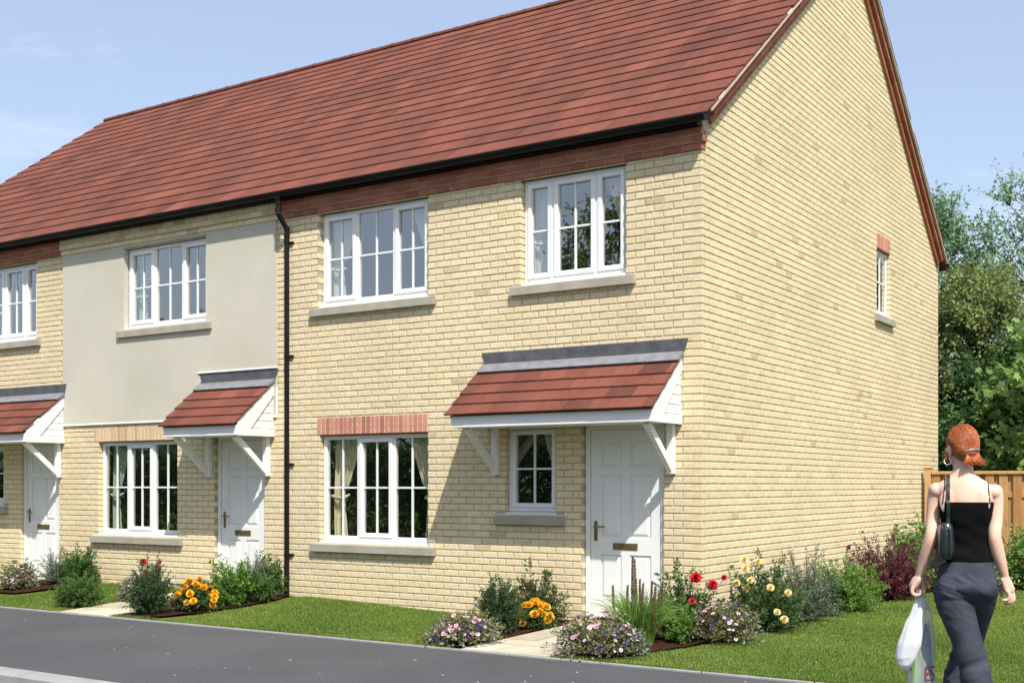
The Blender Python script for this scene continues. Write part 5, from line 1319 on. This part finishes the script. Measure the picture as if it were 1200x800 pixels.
def plastic(name, cols, trans):
    m, n, l, b = nodes_of(name); t = n.new("ShaderNodeTexCoord"); nn = n.new("ShaderNodeTexNoise"); nn.inputs['Scale'].default_value = 14; l.new(t.outputs['Object'], nn.inputs['Vector'])
    r = ramp(n, [(.35, cols[0]), (.65, cols[1])]); l.new(nn.outputs['Fac'], r.inputs['Fac']); l.new(r.outputs['Color'], b.inputs['Base Color']); b.inputs['Roughness'].default_value = .35
    n2 = n.new("ShaderNodeTexNoise"); n2.inputs['Scale'].default_value = 26; l.new(t.outputs['Object'], n2.inputs['Vector']); bp = n.new("ShaderNodeBump"); bp.inputs['Strength'].default_value = .3; bp.inputs['Distance'].default_value = .008; l.new(n2.outputs['Fac'], bp.inputs['Height']); l.new(bp.outputs[0], b.inputs['Normal'])
    tl = n.new("ShaderNodeBsdfTranslucent"); l.new(r.outputs['Color'], tl.inputs['Color']); tp = n.new("ShaderNodeBsdfTransparent")
    m1 = n.new("ShaderNodeMixShader"); m1.inputs[0].default_value = .35; l.new(b.outputs[0], m1.inputs[1]); l.new(tl.outputs[0], m1.inputs[2])
    m2 = n.new("ShaderNodeMixShader"); m2.inputs[0].default_value = trans; l.new(m1.outputs[0], m2.inputs[1]); l.new(tp.outputs[0], m2.inputs[2]); l.new(m2.outputs[0], n['Material Output'].inputs['Surface']); return m
M['bag_white'] = plastic('white_carrier_plastic', ((.78, .80, .82), (.84, .86, .88)), .02)
M['bag_clear'] = plastic('milky_carrier_plastic', ((.70, .76, .78), (.78, .83, .84)), .58)
M['blue_goods'] = pmat('blue_package', (.06, .12, .24), (.14, .23, .34), 18, .6)
M['green_goods'] = pmat('green_package', (.10, .30, .04), (.26, .44, .10), 14, .5)
M['teal_goods'] = pmat('teal_package', (.02, .25, .34), (.04, .32, .40), 14, .5)
M['letters'] = pmat('dark_red_print', (.20, .02, .035), (.26, .03, .05), 14, .5)

def carrier(k0):
    def P3(x, y, d): a_, b_ = px(x, y); return np.array((a_, d, b_))
    def sack(name, secs, mat, par, n=36, thick=.0):
        """secs: (centre px x, px y, half width px, depth half, y) rounded slab sections, crumpled"""
        V = []; F = []; g = np.random.default_rng(len(secs)); 
        A = np.array(secs, float); k = len(A); out = []
        for q in np.linspace(0, k - 1, (k - 1) * 5 + 1):
            i = min(int(q), k - 2); f = q - i; out.append(A[i] * (1 - f) + A[i + 1] * f)
        for i, (cx, cy, hw, dp, y) in enumerate(out):
            c = P3(cx, cy, y); w_ = hw / 241.6
            for j in range(n):
                t = 2 * math.pi * j / n; e1 = math.copysign(abs(math.cos(t)) ** .75, math.cos(t)); e2 = math.copysign(abs(math.sin(t)) ** .75, math.sin(t)); cr_ = 1 + .05 * math.sin(5 * t + i * .22) + .035 * math.sin(9 * t - i * .3)
                V.append((c[0] + e1 * w_ * cr_, c[1] + e2 * dp * cr_, c[2] + .004 * math.sin(4 * t + i)))
        m = len(out)
        F = [(i * n + j, i * n + (j + 1) % n, (i + 1) * n + (j + 1) % n, (i + 1) * n + j) for i in range(m - 1) for j in range(n)]
        F.append(tuple((m - 1) * n + j for j in range(n)))
        return skin_obj(name, np.array(V), F, M[mat], par)
    d = .050
    b1 = thing('carrier_bag', pw(P3(1060, 789, d)), 'white plastic carrier bag hanging foremost from the left hand of the woman', 'shopping bag', 'shopping bags in the hand of the woman')
    sack('bag_body', [(1076.5, 699, 4.2, .010, d), (1076, 706, 5.0, .014, d), (1073.5, 722, 8.5, .022, d - .004), (1070, 738, 12, .034, d - .008), (1065, 758, 14.5, .046, d - .012), (1060.5, 774, 13, .05, d - .012), (1059.5, 783, 9, .042, d - .012), (1060, 789, 3, .018, d - .012)], 'bag_white', b1)
    sack('handle', [(1076.5, 692.5, 3.6, .012, d), (1076.5, 696, 4.0, .011, d), (1076.5, 700, 4.3, .010, d)], 'bag_white', b1)
    b2 = thing('carrier_bag', pw(P3(1082, 845, d + .05)), 'milky plastic carrier bag with red lettering and blue and green goods inside', 'shopping bag', 'shopping bags in the hand of the woman')
    e = d + .055
    sack('bag_body', [(1084, 715.5, 7.5, .012, e), (1085, 724, 7.5, .020, e), (1083.5, 740, 10.5, .034, e), (1081, 765, 14, .05, e), (1079, 795, 17, .058, e), (1078, 825, 18, .06, e), (1078, 845, 16, .05, e), (1078, 851, 8, .03, e)], 'bag_clear', b2)
    sack('handle', [(1077.5, 693, 3.0, .010, e - .022), (1079, 704, 3.2, .010, e - .012), (1083, 717, 6.5, .011, e)], 'bag_white', b2)
    sack('blue_package', [(1084.5, 735, 2.6, .016, e - .006), (1085, 748, 4.6, .028, e - .006), (1085.5, 770, 6.2, .038, e - .006), (1086, 838, 7.2, .042, e - .006)], 'blue_goods', b2)
    sack('green_package', [(1077.6, 728, 1.8, .014, e - .012), (1075, 750, 3.4, .028, e - .012), (1071.5, 775, 5.0, .040, e - .010), (1070, 838, 5.6, .044, e - .010)], 'green_goods', b2)
    sack('teal_package', [(1066.6, 782, 1.2, .012, e - .004), (1064.6, 806, 1.9, .018, e - .004), (1064, 838, 2.4, .02, e - .004)], 'teal_goods', b2)
    # dark red print down the side of the bag, letters turned on their side
    cu = bpy.data.curves.new('print', 'FONT'); cu.body = 'ES'; cu.size = .115; cu.extrude = .0004; cu.align_x = 'LEFT'
    to = bpy.data.objects.new('print', cu); COL.objects.link(to); dg = bpy.context.evaluated_depsgraph_get(); me = bpy.data.meshes.new_from_object(to.evaluated_get(dg)); bpy.data.objects.remove(to)
    V = np.array([v.co[:] for v in me.vertices]); F = [tuple(p.vertices) for p in me.polygons]; bpy.data.meshes.remove(me)
    q0 = P3(1081.5, 791, 0); S = np.stack([V[:, 0] * .46 + q0[0] + .006, np.zeros(len(V)), V[:, 1] * 1.0 + q0[2] - .045], 1)
    bx, bz = S[:, 0] - P3(1079.5, 0, 0)[0], S[:, 2]
    hw = .0625; S[:, 1] = e - .058 * np.sqrt(np.clip(1 - (bx / (hw * 1.12)) ** 2, .05, 1)) ** .75 - .008 + V[:, 2]
    skin_obj('lettering', S, F, M['letters'], b2)
k0_ = person()
carrier(k0_)
